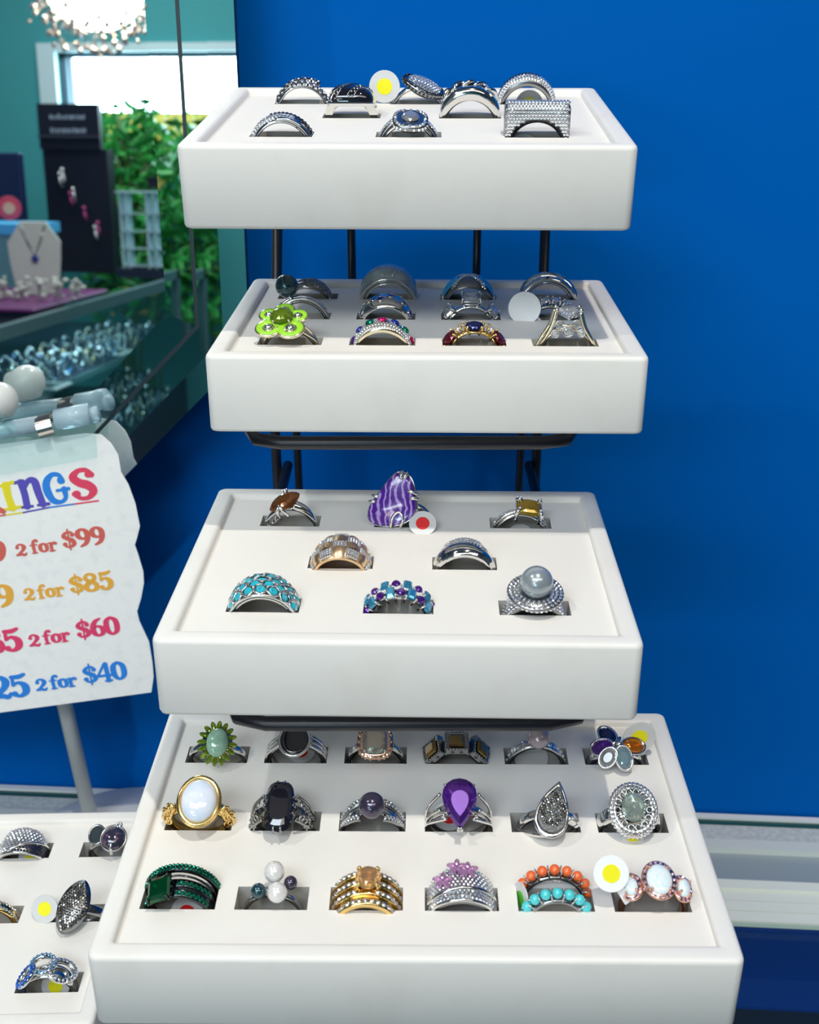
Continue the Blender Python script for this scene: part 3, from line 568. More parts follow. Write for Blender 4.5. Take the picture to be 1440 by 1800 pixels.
for a in (-72, -68, 68, 72):
    for t in (-.6, -.2, .2, .6): chip(b, frame(bd.pt(a, t, .2), bd.nrm(a, t)), .6)
r.part('white_stones', b, DIA, 'stuff')
r = Ring('2l', 'polished_crossover_ring', 'plain polished silver crossover ring at back right of second tray', yaw=-6)
r.band(SIL, Ri=9.4, th=1.5, w=taper(4, 3), q=3)
b = MB(); b.tube(arc(-92, 92, lambda a: 11.3 + .5 * math.cos(math.radians(a)), lambda a: -3.4 + a * .03), [1.0] * 15, 10, flat=1.4); b.tube(arc(-92, 92, lambda a: 11.6 + .6 * math.cos(math.radians(a)), lambda a: 2.2 - a * .03), [1.1] * 15, 10, flat=1.4); r.part('crossing_bars', b, SIL)
# ======== third tray
r = Ring('3a', 'cognac_marquise_ring', 'silver ring with pointed cognac brown stone in folded claws, back left of third tray', rock=-12)
r.band(SIL, Ri=9.3, th=1.6, w=taper(4.5, 2.6))
b = MB(); b.tube(spline([(9.5, 0, 2), (7.5, -.5, 7), (3.5, -.8, 10.2)], 5), [1.2 + .1 * k for k in range(11)], 8, flat=.6)
for k in range(5): M = frame((-9.6 + k * 1.5, -2.2, 2.0 + k * 1.2), (-.4, -1, .3)); b.tube(ell(M, 1.1, .8, 0, 12), .28, 6, True)
r.part('folded_shoulders', b, SIL)
M = frame((.5, -.6, 12.0), (-.12, -.45, 1)); b = MB(); gem(b, M, [(x * math.cos(.3) - y * math.sin(.3), x * math.sin(.3) + y * math.cos(.3)) for x, y in [(q, p) for p, q in marq(4.2, 6.6, 18)]][::-1], 2.0, .5, 2.4); r.part('cognac_stone', b, SMOK)
b = MB(); b.tube(spline([M @ Vector((-3.2, -4.6, -3.5)), M @ Vector((-3.0, -4.8, .4)), M @ Vector((-1.9, -3.4, 1.6)), M @ Vector((-.8, -4.6, .2)), M @ Vector((.2, -5.0, -3.2))], 4), .75, 8); b.sphere(M @ Vector((1.0, 4.2, 1.2)), 1.1, 10); b.tube([M @ Vector((1, 4.4, -3)), M @ Vector((1.0, 4.3, 1.0))], .7, 6); r.part('fold_claws', b, SIL)
b = MB(); [chip(b, M @ frame((1 + .8 * (k - 1), 4.2, 2.3), (0, .2, 1)), .45) for k in range(3)]; r.part('claw_stones', b, DIA, 'stuff')
r = Ring('3b', 'agate_slab_ring', 'big freeform banded purple agate ring with silver claws and red dot tag', dx=1)
r.band(SIL, Ri=9.3, th=1.6, w=3.6)
M = frame((-4.6, -2.2, 11.5), (-.22, -1.0, .42), (.16, .3, 1)); out = spline([(-9.0, -8.6), (-4.5, -10.0), (2, -8.6), (6.8, -5.2), (8.4, -1.5), (7.2, 3.0), (5.6, 7.6), (3.2, 10.6), (-1.0, 11.2), (-4.0, 7.6), (-6.6, 2.6), (-9.6, -3.6)], 3, True)
out = [(p.x, p.y) for p in out]; sc = lambda k: [(x * k, y * k) for x, y in out]
b = MB(); b.loft([[(x, y, z) for x, y in sc(k)] for k, z in ((.93, -1.6), (1.0, -.9), (1.0, .5), (.95, 1.15), (.86, 1.4))], True, True, True, True, M); r.part('agate_slab', b, AGAT)
b = MB(); b.tube([M @ Vector((x * 1.02, y * 1.02, -1.4)) for x, y in out], .45, 6, True); b.tube([M @ Vector((0, 0, -1.5)), (0, 0, 9.5)], 2.0, 10); r.part('backing_frame', b, SIL)
b = MB()
b.tube(spline([M @ Vector(p) for p in ((-.2, -10.4, -1.6), (.2, -9.8, 1.2), (.6, -5.6, 2.0), (2.6, -3.4, 2.1), (4.6, -5.6, 2.0), (4.0, -8.6, 1.2), (3.6, -8.8, -1.6))], 4), .55, 8)
for px, py, qx, qy in ((1.0, 11.4, .8, 9.2), (2.8, 11.2, 2.2, 9.4), (7.4, 4.2, 4.6, 5.4), (8.0, 2.6, 6.0, 2.6), (-8.6, .8, -6.4, 1.0), (-9.4, -1.6, -7.4, -1.0)): b.tube([M @ Vector((px * 1.02, py * 1.02, -1.6)), M @ Vector((px * 1.05, py * 1.05, .8)), M @ Vector((qx, qy, 2.0))], [.6, .6, .8], 8)
r.part('claws', b, SIL); r.tag((6.0, -7.5, 5.0), 5.2, (0, -.75, .85), RED, (8.0, -1.0, 6.8))
r = Ring('3c', 'yellow_cushion_ring', 'silver ring with yellow cushion stone and diamond claws, back right of third tray')
r.band(SIL, Ri=9.2, th=1.5, w=4.5, q=4)
A = r.band(SIL, 'raised_rail', Ri=10.6, th=1.2, w=2.2, a0=-95, a1=15, y=-1.0); b = MB(); pave(b, A, -90, 0, (-.3, .3), .55); r.part('rail_stones', b, DIA, 'stuff')
A = r.band(SIL, 'lower_rail', Ri=10.3, th=1.0, w=2.2, a0=30, a1=92, y=-.5); b = MB(); pave(b, A, 34, 90, (-.3, .3), .55); r.part('rail_stones', b, DIA, 'stuff')
M = frame((3.2, -.8, 12.0), (.14, -.4, 1)); b = MB(); gem(b, M, cushion(5.0, 4.3, 16, .65), 1.6, .6, 3.0); r.part('yellow_stone', b, CITR)
b = MB(); g = MB()
for x, y in ((-4.6, -3.2), (4.6, -3.2), (-4.2, 3.6), (4.2, 3.6)):
    b.tube([M @ Vector((x * .9, y * 1.1, -4)), M @ Vector((x * 1.08, y * 1.15, -.5)), M @ Vector((x * .85, y * .8, 1.5))], [.9, .9, .8], 8); [chip(g, frame(M @ Vector((x * 1.06, y * 1.3, -3 + k * 1.2)), M.to_3x3() @ Vector((0, -1, .4))), .5) for k in range(4)]; chip(g, frame(M @ Vector((x * .88, y * .85, 2.2)), (0, -.3, 1)), .6)
r.part('claws', b, SIL); r.part('claw_stones', g, DIA, 'stuff'); r.tag((.5, 3.0, -2.0), 5.2, (0, -1, .2), None)
r = Ring('3d', 'basket_weave_gold_ring', 'wide brushed rose gold basket weave ring with white stone patches')
bd = r.band(CHAMP, Ri=8.9, th=taper(3.4, 1.7), w=taper(17, 10), q=2.2, edge=.3)
g = MB()
for i, t in enumerate((-.78, -.26, .26, .78)):
    for k, a in enumerate(range(-72, 73, 24)):
        if (i + k) % 2 == 0:
            for da in (-9.6, -4.8, 0, 4.8, 9.6):
                for dt in (-.18, -.06, .06, .18): chip(g, frame(bd.pt(a + da, t + dt, .25), bd.nrm(a, t)), .6)
        else:
            b = MB(); rows = [[tuple(bd.pt(a - 11 + 22 * u / 6, t - .25 + .5 * w_ / 4, .12 + .55 * math.sin(math.pi * u / 6))) for w_ in range(5)] for u in range(7)]; b.loft(rows, False); r.part('weave_tile', b, CHAMP)
r.part('white_stones', g, DIA, 'stuff')
r = Ring('3e', 'polished_wave_ring', 'polished silver wave band with small patch of white stones, middle right of third tray')
bd = r.band(SIL, Ri=9.1, th=taper(2.6, 1.6), w=taper(12, 6), q=3.0, edge=.5)
b = MB(); rows = [[tuple(bd.pt(a, -.95 + 1.0 * w_ / 8 + .0045 * (-a), .1 + .75 * math.sin(math.pi * w_ / 8) ** .6)) for w_ in range(9)] for a in range(-70, 75, 6)]; b.loft(rows, False); r.part('wave_strap', b, SIL)
g = MB(); pave(g, bd, -38, 30, (.3, .5, .7, .9), .6); r.part('white_stones', g, DIA, 'stuff')
r = Ring('3f', 'turquoise_honeycomb_ring', 'silver honeycomb dome ring filled with turquoise chips, front left of third tray')
bd = r.band(SIL, Ri=9.2, th=taper(1.6, 1.3), w=taper(12, 6), q=4)
db = Band(Ri=9.8, th=lambda a: 3.4 * max(.2, math.cos(math.radians(a * .8))), w=taper(12.5, 6.5), a0=-78, a1=78, q=2, edge=.3)
b = MB(); db.mesh(b); r.part('dark_core', b, mat('dark_teal_core', (0.01, 0.07, 0.08), .4))
cells = [(-60 + 20 * k + (10 if j % 2 else 0), -.82 + .41 * j) for j in range(5) for k in range(7)]; g = MB()
for a, t in cells:
    if abs(a) > 72: continue
    M = frame(db.pt(a, t, .15), db.nrm(a, t)); hx = [(1.0 * 2.3 * math.cos(math.pi / 3 * k + .52), 2.0 * math.sin(math.pi / 3 * k + .52)) for k in range(6)]
    g.tube([M @ Vector((x, y, .3)) for x, y in hx], .34, 6, True)
    b = MB(); M2 = M @ Matrix.Rotation(rnd.uniform(-.4, .4), 4, 'X') @ Matrix.Rotation(rnd.uniform(-.4, .4), 4, 'Y'); gem(b, M2, oval(1.75, 1.45, 8), .5, .7, .6); r.part('turquoise_chip', b, TURQ)
for sy in (-1, 1): g.tube(arc(-80, 80, lambda a: 10.8, lambda a: sy * (3 + 3.2 * max(0, math.cos(math.radians(a))))), .6, 8)
for k in range(9): a = -64 + k * 16; g.tube([bd.pt(a, -1, 0), db.pt(a + 5, -.8, .1)], .35, 6); g.tube([bd.pt(a + 10, -1, 0), db.pt(a + 5, -.8, .1)], .35, 6)
r.part('honeycomb_wires', g, SIL)
r = Ring('3g', 'blue_purple_row_ring', 'silver ring with rows of sky blue and dark purple stones in third tray')
r.band(SILD, Ri=9.0, th=1.3, w=4.0); p = MB()
for j, (y, R0, off) in enumerate(((-2.0, 11.0, 0), (1.9, 11.9, 10))):
    for k in range(8):
        a = -68 + k * 19 + off - 3
        if abs(a) > 74: continue
        A = math.radians(a); M = frame((R0 * math.sin(A), y, R0 * math.cos(A) - .4), (math.sin(A), -.35 if j == 0 else -.05, math.cos(A))); b = MB()
        if (k + j) % 2: gem(b, M, eoct(1.5, 2.3, .4), .8, .6, 1.2, True); r.part('blue_stone', b, AQUA)
        else: gem(b, M, oval(1.6, 1.6, 10), .9, .55, 1.2); r.part('purple_stone', b, AMET)
        for x in (-1.7, 1.7): prong(p, M @ Vector((x * .8, -1.9, -2.8)), M @ Vector((x, -1.9, .5)), .34)
r.part('claws', p, SIL)
r = Ring('3h', 'grey_pearl_halo_ring', 'silver grey pearl ring in wide white stone halo, front right of third tray')
bd = r.band(SILP, Ri=9.0, th=taper(2.6, 1.8), w=taper(11, 7), q=3, edge=.6)
g = MB(); pave(g, bd, -85, 85, (-.95, -.7, -.42, -.14, .14, .42, .7), .6)
M = frame((0, -.8, 11.6), (.03, -.28, 1)); b = MB(); b.loft([[(x, y, z) for x, y in oval(q, q * .95, 32)] for q, z in ((6, -4), (8.2, -1.6), (9.4, .2), (9.2, .8), (5.4, 1.2))], True, True, True, True, M); r.part('halo_plate', b, SILP)
for q, n, z, nx in ((8.5, 34, .95, .25), (7.1, 28, 1.15, .1), (5.8, 22, 1.2, 0)):
    for k in range(n): t = 2 * math.pi * k / n; chip(g, frame(M @ Vector((q * math.cos(t), q * .95 * math.sin(t), z)), M.to_3x3() @ Vector((nx * math.cos(t), nx * math.sin(t), 1))), .66)
for k in range(36): t = 2 * math.pi * k / 36; chip(g, frame(M @ Vector((9.2 * math.cos(t), 8.75 * math.sin(t), -.2)), M.to_3x3() @ Vector((math.cos(t), math.sin(t), -.1))), .6)
r.part('pave_stones', g, DIA, 'stuff'); b = MB(); b.sphere(M @ Vector((0, 0, 4.9)), 5.4, 28); r.part('pearl', b, PRG)
# ======== wide bottom tray, back row
def halo(g, M, a, b_, n, z, r_, tilt=.3):
    for k in range(n): t = 2 * math.pi * k / n; chip(g, frame(M @ Vector((a * math.cos(t), b_ * math.sin(t), z)), M.to_3x3() @ Vector((tilt * math.cos(t), tilt * math.sin(t), 1))), r_)
r = Ring('4a', 'jade_sunburst_ring', 'oval green jade ring with peridot sunburst petals, back left of bottom tray', lean=26, rock=6, dz=-1)
r.band(SIL, Ri=9.3, th=1.5, w=3)
M = frame((0, -.5, 11.8), (.1, -.25, 1)); b = MB(); b.loft([[(x, y, z) for x, y in oval(p_, q, 20)] for p_, q, z in ((2.5, 3, -3.5), (5.6, 6.6, -.6))], True, True, True, True, M); r.part('petal_basket', b, PGD)
for k in range(16):
    t = 2 * math.pi * k / 16; b = MB(); Mk = M @ frame((5.6 * math.cos(t), 6.7 * math.sin(t), .1), (.5 * math.cos(t), .5 * math.sin(t), 1), (math.cos(t), math.sin(t), 0)); gem(b, Mk, marq(1.0, 2.1, 10), .7, .5, 1.0); r.part('petal_stone', b, PERI)
b = MB(); claws(b, M, [(3.4 * x, 5.0 * y) for x, y in ((.8, .7), (-.8, .7), (.8, -.7), (-.8, -.7))], .35, 2.5, 1.4, 1.2); r.part('claws', b, SIL); b = MB(); cab(b, M @ Matrix.Translation((0, 0, .9)), oval(4.0, 5.4, 24), 2.6); r.part('jade_cabochon', b, JADE)
r = Ring('4b', 'onyx_bezel_ring', 'silver ring with oval black onyx in plain bezel, back row of bottom tray', lean=14, dz=-1)
r.band(SIL, Ri=9.2, th=1.5, w=3.5); b = MB()
for sx in (-1, 1):
    for y in (-1.9, 0, 1.9): b.tube(spline([(sx * 11.0, y * .8, 0), (sx * 9.4, y, 5.4), (sx * 5.4, y * 1.1, 9.6)], 5), .75, 8)
r.part('ribbed_shoulders', b, SIL); M = frame((0, -1, 10.6), (0, -.32, 1)); b = MB(); collet(b, M, oval(5.2, 5.6, 28), -3.2, 1.2, .9, .8); r.part('bezel', b, SIL); b = MB(); cab(b, M @ Matrix.Translation((0, 0, .6)), oval(5.1, 5.5, 28), .9); r.part('onyx_stone', b, ONYX)
r.tag((1, 4.0, -1.0), 5.6, (0, -1, .3), RED)
r = Ring('4c', 'pale_green_halo_ring', 'silver ring with pale green cushion stone in champagne halo, back row of bottom tray', lean=18, dz=-1)
r.band(SIL, Ri=9.2, th=1.5, w=taper(2.4, 3)); b = MB()
for sx in (-1, 1): b.loft([[(sx * 11.2, -1.4, 0), (sx * 11.2, 1.4, 0), (sx * 9.6, 1.4, 0), (sx * 9.6, -1.4, 0)], [(sx * 8.4, -1, 6), (sx * 8.4, 1, 6), (sx * 6.6, 1, 5), (sx * 6.6, -1, 5)], [(sx * 5.2, -.8, 11), (sx * 5.2, .8, 11), (sx * 4.0, .8, 10), (sx * 4.0, -.8, 10)]], True, True, True)
r.part('tapered_shoulders', b, SIL); M = frame((0, -.8, 11.6), (0, -.3, 1)); b = MB(); b.loft([[(x, y, z) for x, y in cushion(p_, p_, 24, .7)] for p_, z in ((3, -4), (6.3, -1.4), (6.6, 0), (4.8, .4))], True, True, True, True, M); r.part('halo_plate', b, RGD)
g = MB(); [chip(g, M @ frame((5.9 * x, 5.9 * y, .4), (x * .3, y * .3, 1)), .68) for x, y in cushion(1, 1, 22, .7)]; [chip(g, M @ frame((6.4 * x, 6.4 * y, -.9), (x, y, 0)), .6) for x, y in cushion(1, 1, 22, .7)]; r.part('halo_stones', g, CHAC, 'stuff')
b = MB(); gem(b, M @ Matrix.Translation((0, 0, .9)), cushion(4.6, 4.9, 16, .6), 1.6, .62, 2.2); r.part('centre_stone', b, PRAS); b = MB(); claws(b, M @ Matrix.Translation((0, 0, .9)), [(3.9, 4.1), (-3.9, 4.1), (3.9, -4.1), (-3.9, -4.1)], .45, 2, .9); r.part('claws', b, SIL)
r = Ring('4d', 'three_square_citrine_ring', 'antique silver ring with three square brown-yellow stones in milgrain frames', lean=6)
r.band(SILD, Ri=9.0, th=1.5, w=taper(7.5, 4), q=5)
for a in (-50, 0, 50):
    A = math.radians(a); M = frame((11.6 * math.sin(A), 0, 11.6 * math.cos(A) - .4), (math.sin(A), -.12, math.cos(A))); b = MB(); s_ = 4.4
    b.loft([[(x, y, z) for x, y in eoct(p_, p_, .4)] for p_, z in ((s_ - .6, -2.6), (s_, -1.6), (s_, .5), (s_ - .6, .8), (s_ - 1.4, .6))], True, True, True, False, M)
    for k in range(-3, 4):
        for p_ in ((k * 1.2, -s_ + .3), (k * 1.2, s_ - .3), (-s_ + .3, k * 1.2), (s_ - .3, k * 1.2)): b.sphere(M @ Vector((p_[0], p_[1], .85)), .42, 6)
    fr = r.part('square_frame', b, SILD); b = MB(); gem(b, M @ Matrix.Translation((0, 0, .9)), eoct(2.9, 2.9, .5), 1.0, .6, 1, True); b.build('square_stone', gem_mat('olive_citrine', (0.42, 0.26, 0.05), .5), fr)
    b = MB()
    for x in (-1.6, 1.6): b.add([(x - .9, -s_ - .03, -.6), (x, -s_ - .03, -1.4), (x + .9, -s_ - .03, -.6), (x, -s_ - .03, .2)], [[0, 1, 2, 3]], False, M)
    b.build('pierced_diamond', ONYX, fr)
r = Ring('4e', 'mauve_pearl_ring', 'silver ring with mauve pearl and stone-set shoulders, back row of bottom tray', lean=8)
bd = r.band(SIL, Ri=9.4, th=1.5, w=3.6, q=5, edge=.8); g = MB(); pave(g, bd, -80, -26, (0,), 1.0, gap=2.3); pave(g, bd, 26, 80, (0,), 1.0, gap=2.3); r.part('shoulder_stones', g, DIA, 'stuff')
b = MB()
for t in (-1, 1): b.tube([bd.pt(a, t, .15) for a in range(-84, -20, 6)], .3, 6); b.tube([bd.pt(a, t, .15) for a in range(24, 86, 6)], .3, 6)
r.part('rails', b, SIL); b = MB(); b.sphere((.4, -.6, 13.6), 4.2, 26); r.part('pearl', b, PRP); r.tag((-1, 4, -1.6), 6.4, (0, -1, .3), None)
r = Ring('4f', 'gem_flower_ring', 'silver flower ring with blue, purple and orange petal stones beside yellow dot tag', lean=16, dz=-1)
r.band(SIL, Ri=9.3, th=1.6, w=4); cx, cy = 0, 0
for k, (px, py, m, a_, b_) in enumerate(((-3.2, 5.2, SAPH, 2.6, 3.8), (-5.6, -.6, AMET, 2.8, 3.8), (5.2, .2, ORNG, 2.8, 4.0), (1.2, -5.8, mat('blue_grey_cabochon', (0.12, 0.20, 0.24), .1, Coat_Weight=1.0), 2.8, 4.0), (-4.2, -5.6, mat('grey_shell_petal', (0.18, 0.19, 0.19), .15, Coat_Weight=1.0), 2.6, 3.6))):
    M = frame((px * 1.05, py * .9 - .5, 12.0), (px * .06, py * .06 - .35, 1), (px, py, 0)); b = MB(); collet(b, M, oval(a_, b_, 18), -1.4, .9, .7); c_ = r.part('petal_bezel', b, SIL); b = MB(); gem(b, M @ Matrix.Translation((0, 0, .4)), oval(a_, b_, 14), 1.0, .55, 1.0); b.build('petal_stone', m, c_)
b = MB(); b.sphere((0, -.4, 13.2), 1.5, 12); b.tube([(0, 0, 9), (0, -.4, 13)], 1.5, 8)
for k in range(5): t = k * 1.257; b.tube([(0, 0, 12), (4 * math.cos(t), 4 * math.sin(t), 11.5)], .7, 6)
r.part('flower_centre', b, SIL); _t = r.tag((8.0, 3.0, 12.6), 6.4, (.2, -1, .45), YEL, (10.2, 1.0, 5.0))
# ---- middle row
r = Ring('4g', 'moonstone_gold_ring', 'large oval pale blue moonstone in ornate yellow gold setting, left of bottom tray', lean=18, rock=5)
r.band(GLD, Ri=9.4, th=1.5, w=taper(5, 4)); b = MB()
for sx in (-1, 1):
    for k, (x, z, q) in enumerate(((10.6, 2.0, 1.9), (10.4, 6.2, 1.7), (9.0, 9.4, 1.4))):
        M = frame((sx * x, -2.2, z), (sx * .7, -1, .2)); b.tube(ell(M, q, q * 1.1, 0, 14), .45, 6, True); b.tube(ell(M, q * .5, q * .5, .2, 10), .35, 6, True)
    b.tube(spline([(sx * 11.4, -1.6, -.5), (sx * 11.6, -2.4, 4.5), (sx * 9.4, -2.8, 10.2)], 5), .5, 6); b.tube(spline([(sx * 9.6, -2.4, .2), (sx * 8.8, -3.0, 5), (sx * 8.2, -3, 10)], 5), .45, 6)
r.part('scroll_shoulders', b, GLD); M = frame((.4, -1, 12.2), (0, -.35, 1)); b = MB(); collet(b, M, oval(6.2, 7.4, 32), -3.6, 1.3, 1.0, .78); b.tube(ell(M, 7.1, 8.4, -.4, 32), .5, 8, True); r.part('oval_bezel', b, GLD)
b = MB(); cab(b, M @ Matrix.Translation((0, 0, .6)), oval(6.0, 7.2, 32), 3.2); r.part('moonstone', b, MOON); r.tag((0, 1.5, 1.0), 6.2, (0, -1, .45), RED)
r = Ring('4h', 'long_onyx_ring', 'long faceted black stone ring with lacy oxidised silver shoulders', lean=20, dx=-1.5)
r.band(SILD, Ri=9.3, th=1.5, w=taper(5, 4)); b = MB()
for sx in (-1, 1):
    for k in range(5):
        for j in range(2): M = frame((sx * (10.6 - k * .75), -3.4 + j * 5.0, 1.2 + k * 2.1), (sx * .8, -.9 + j * 1.2, .4)); b.tube(ell(M, 1.0, 1.2, 0, 10), .38, 6, True)
    b.tube(spline([(sx * 11.0, -2.6, -.5), (sx * 9.2, -4.0, 5.5), (sx * 5.6, -4.6, 10.6)], 5), .5, 6); b.tube(spline([(sx * 11.0, 2.6, -.5), (sx * 9.2, 4.0, 5.5), (sx * 5.6, 4.6, 10.6)], 5), .5, 6)
    for y in (-3, 0, 3): b.tube([(sx * 5.6, y, 9.4), (sx * 4.7, y, 12.9)], .45, 6)
for x in (-1.2, 1.2):
    for y in (-9.6, 9.2): b.tube([(x * 1.2, y * .9, 9.8), (x, y, 12.2), (x, y * .9, 13.3)], .42, 6)
b.tube(ell(frame((0, 0, 10.2), (0, 0, 1)), 4.8, 8.8, 0, 24), .6, 6, True); r.part('lace_setting', b, SILD)
b = MB(); gem(b, frame((0, -.2, 11.8), (0, -.06, 1)), cushion(4.9, 9.2, 20, .62), 1.9, .62, 2.0); r.part('black_stone', b, ONYX)
r = Ring('4i', 'black_pearl_ring', 'black pearl ring with sparkling crossed shoulders, middle row of bottom tray', lean=8)
r.band(SIL, Ri=9.3, th=1.4, w=3.0); g = MB()
for sx in (-1, 1):
    for sy in (-1, 1):
        bd = Band(Ri=lambda a: 10.0, th=1.4, w=2.6, a0=22 if sx > 0 else -80, a1=80 if sx > 0 else -22, y=lambda a, sy=sy: sy * (1.4 + (80 - abs(a)) * .035), q=3); b = MB(); bd.mesh(b); r.part('crossed_shoulder', b, SILP); pave(g, bd, bd.a0 + 2, bd.a1 - 2, (-.35, .35), .58)
r.part('shoulder_stones', g, DIA, 'stuff'); b = MB(); b.sphere((0, -1.0, 12.6), 4.6, 26); r.part('pearl', b, PRB)
r = Ring('4j', 'amethyst_pear_ring', 'big pear-shaped purple amethyst ring with split silver shoulders', lean=20)
r.band(SIL, Ri=9.4, th=1.3, w=3.2); b = MB()
for sx in (-1, 1):
    for y in (-3.2, -1.0, 3.0): b.tube(spline([(sx * 11.2, y * .5, -1), (sx * 10.4, y, 4.5), (sx * (4.5 if y < -2 else 6.5), y * 1.5, 10.5)], 5), .6, 8)
M = frame((0, -.6, 13.0), (0, -.22, 1)); b.tube([M @ Vector((x * .8, -y * .8, -1.8)) for x, y in pear(6.6, 9.0, 24)], .5, 6, True)
for x, y in ((-4.6, 6.2), (4.6, 6.2), (-5.2, -4.2), (5.2, -4.2), (-.5, -8.6), (.5, -8.6)): b.tube([M @ Vector((x * .7, y * .75, -3)), M @ Vector((x * 1.1, y * 1.06, -.2)), M @ Vector((x, y * .96, 1.0))], [.6, .55, .55], 6)
r.part('split_shoulders', b, SIL); b = MB(); pr = [(-x * 1.1, -y) for x, y in pear(6.8, 8.4, 20)]; gem(b, M @ Matrix.Rotation(.22, 4, 'X'), pr, 2.6, .5, 3.2); r.part('amethyst', b, AMET); r.tag((-3, 2.0, .6), 6.0, (0, -1, .45), RED)
r = Ring('4k', 'druzy_teardrop_ring', 'silver bypass ring with sparkling grey druzy teardrop, middle row of bottom tray', lean=20, dx=1.2)
r.band(SIL, Ri=9.3, th=1.6, w=3.4); M = frame((.6, -.6, 12.2), (-.05, -.25, 1), (.28, 1, 0)); pr = pear(5.9, 8.0, 28); b = MB(); collet(b, M, pr, -2.0, 1.4, 1.1, .8); r.part('teardrop_bezel', b, SIL)
b = MB(); cab(b, M @ Matrix.Translation((0, 0, .5)), pr, 1.2); r.part('druzy', b, DRUZ); g = MB(); [chip(g, M @ frame((x, y, 1.5), (rnd.uniform(-.7, .7), rnd.uniform(-.7, .7), 1)), .6) for x, y in disc_pts(4.6, 6.0, 1.0) if y < 3.5 or abs(x) < 1.5]; r.part('druzy_crystals', g, MARC, 'stuff')
b = MB(); b.tube(spline([(-11.0, -1, .4), (-8, -4.5, 4.0), (-3, -7.0, 7.4), (3, -6.5, 9.0)], 5), [.7 + .05 * k for k in range(16)], 8); b.tube(spline([(10.8, 0, .5), (8.6, -2, 6), (5.5, -2.6, 10)], 5), 1.5, 10, flat=.6); r.part('bypass_arms', b, SIL)
b = MB(); chip(b, frame((8.6, -3.2, 6.6), (.6, -1, .5)), 1.0); r.part('accent_stone', b, DIA)
r = Ring('4l', 'prasiolite_halo_ring', 'oval pale green stone in large lacy double halo, right of middle row in bottom tray', lean=26, dx=-1.0)
r.band(SIL, Ri=9.3, th=1.6, w=5.5); M = frame((0, -.5, 11.8), (-.02, -.3, 1)); b = MB()
for q, z in ((7.6, -1.0), (6.4, -.6)): b.tube(ell(M, q, q * 1.12, z, 36), .7, 8, True)
for k in range(14): t = 2 * math.pi * k / 14; Mk = M @ frame((5.3 * math.cos(t), 5.9 * math.sin(t), -.3), (0, 0, 1)); b.tube(ell(Mk, 1.0, 1.0, 0, 10), .26, 6, True)
b.loft([[(x, y, z) for x, y in oval(p_, p_ * 1.1, 24)] for p_, z in ((4, -4), (7.4, -2.2))], True, True, False, True, M); r.part('lace_halo', b, SIL); g = MB(); halo(g, M, 7.6, 8.5, 36, -.3, .66, .4); halo(g, M, 6.4, 7.2, 30, .1, .62, .1); halo(g, M, 8.2, 9.1, 38, -1.3, .56, 2.5); r.part('halo_stones', g, DIA, 'stuff')
b = MB(); gem(b, M @ Matrix.Translation((0, .6, .9)) @ Matrix.Rotation(.2, 4, 'X'), oval(4.1, 4.8, 16), 1.9, .45, 2.2); r.part('centre_stone', b, PRAS); b = MB(); claws(b, M @ Matrix.Translation((0, .6, .9)), [(3.4, 4.0), (-3.4, 4.0), (3.4, -4.0), (-3.4, -4.0)], .4, 2, .9); r.part('claws', b, SIL)
r.tag((0, -7.4, 4.4), 3.6, (0, -.7, .7), YEL)
# ---- front row
r = Ring('4m', 'emerald_black_ring', 'blackened ring with deep green square stone and green stone rows, front left', lean=6, dz=-.6)
r.band(GUN, Ri=9.4, th=1.5, w=6, q=5)
A = r.band(GUN, 'upper_arc', Ri=lambda a: 10.6 + 1.2 * math.cos(math.radians(a)), th=1.5, w=2.6, a0=-92, a1=92, y=5.2, q=4); g = MB(); pave(g, A, -90, 90, (-.5, .5), .62)
b = MB(); pts = arc(-88, 88, lambda a: 10.6 + 1.0 * math.cos(math.radians(a)), lambda a: 2.9); b.tube(pts, .75, 8, flat=.5); r.part('inner_arc', b, GUN)
for y, R0, a0 in ((0.2, 10.8, 0), (-3.2, 10.4, 2)):
    B = r.band(GUN, 'stone_row', Ri=R0 - .6, th=1.2, w=2.4, a0=-5, a1=72, y=y, q=4); pave(g, B, 2, 58, (-.3, .3), .68)
C = r.band(GUN, 'left_row', Ri=10, th=1.3, w=3.2, a0=-92, a1=-38, y=-1.0, q=4); pave(g, C, -90, -46, (-.5, 0, .5), .66); r.part('green_stones', g, EMCH, 'stuff')
M = frame((-5.4, -2.0, 10.6), (-.42, -.3, 1)); b = MB(); gem(b, M, eoct(3.9, 4.2, 1.0), 1.6, .6, 2.2, True); r.part('emerald', b, EMER); b = MB(); claws(b, M, [(3.5, 3.8), (-3.5, 3.8), (3.5, -3.8), (-3.5, -3.8)], .5, 3, 1.0); r.part('claws', b, GUN); r.tag((1.5, 1.0, -3.4), 5.2, (0, -1, .4), RED)
r = Ring('4n', 'four_pearl_cluster_ring', 'silver ring with cluster of two pale and two dark pearls, front row of bottom tray')
r.band(SIL, Ri=8.6, th=1.4, w=2.6); b = MB(); [b.tube([(x * .4, y * .4, 9.2), (x, y, z - 1)], .6, 6) for x, y, z in ((.8, 2, 13.5), (2.2, -3, 12), (-4, -2.6, 11), (6, 1, 11.5))]; r.part('pearl_posts', b, SIL)
for (x, y, z, q, m) in ((.8, 2.4, 15.2, 3.3, PRW), (2.2, -3.4, 12.2, 3.2, PRW), (-3.8, -2.4, 11.8, 2.45, PRT), (6.0, .6, 12.4, 2.2, PRB)): b = MB(); b.sphere((x, y, z), q, 24); r.part('pearl', b, m)
r = Ring('4o', 'champagne_gold_ring', 'yellow gold ring with four rows of white stones and round champagne centre')
r.band(GLD, Ri=9.1, th=1.1, w=12, q=6); g = MB()
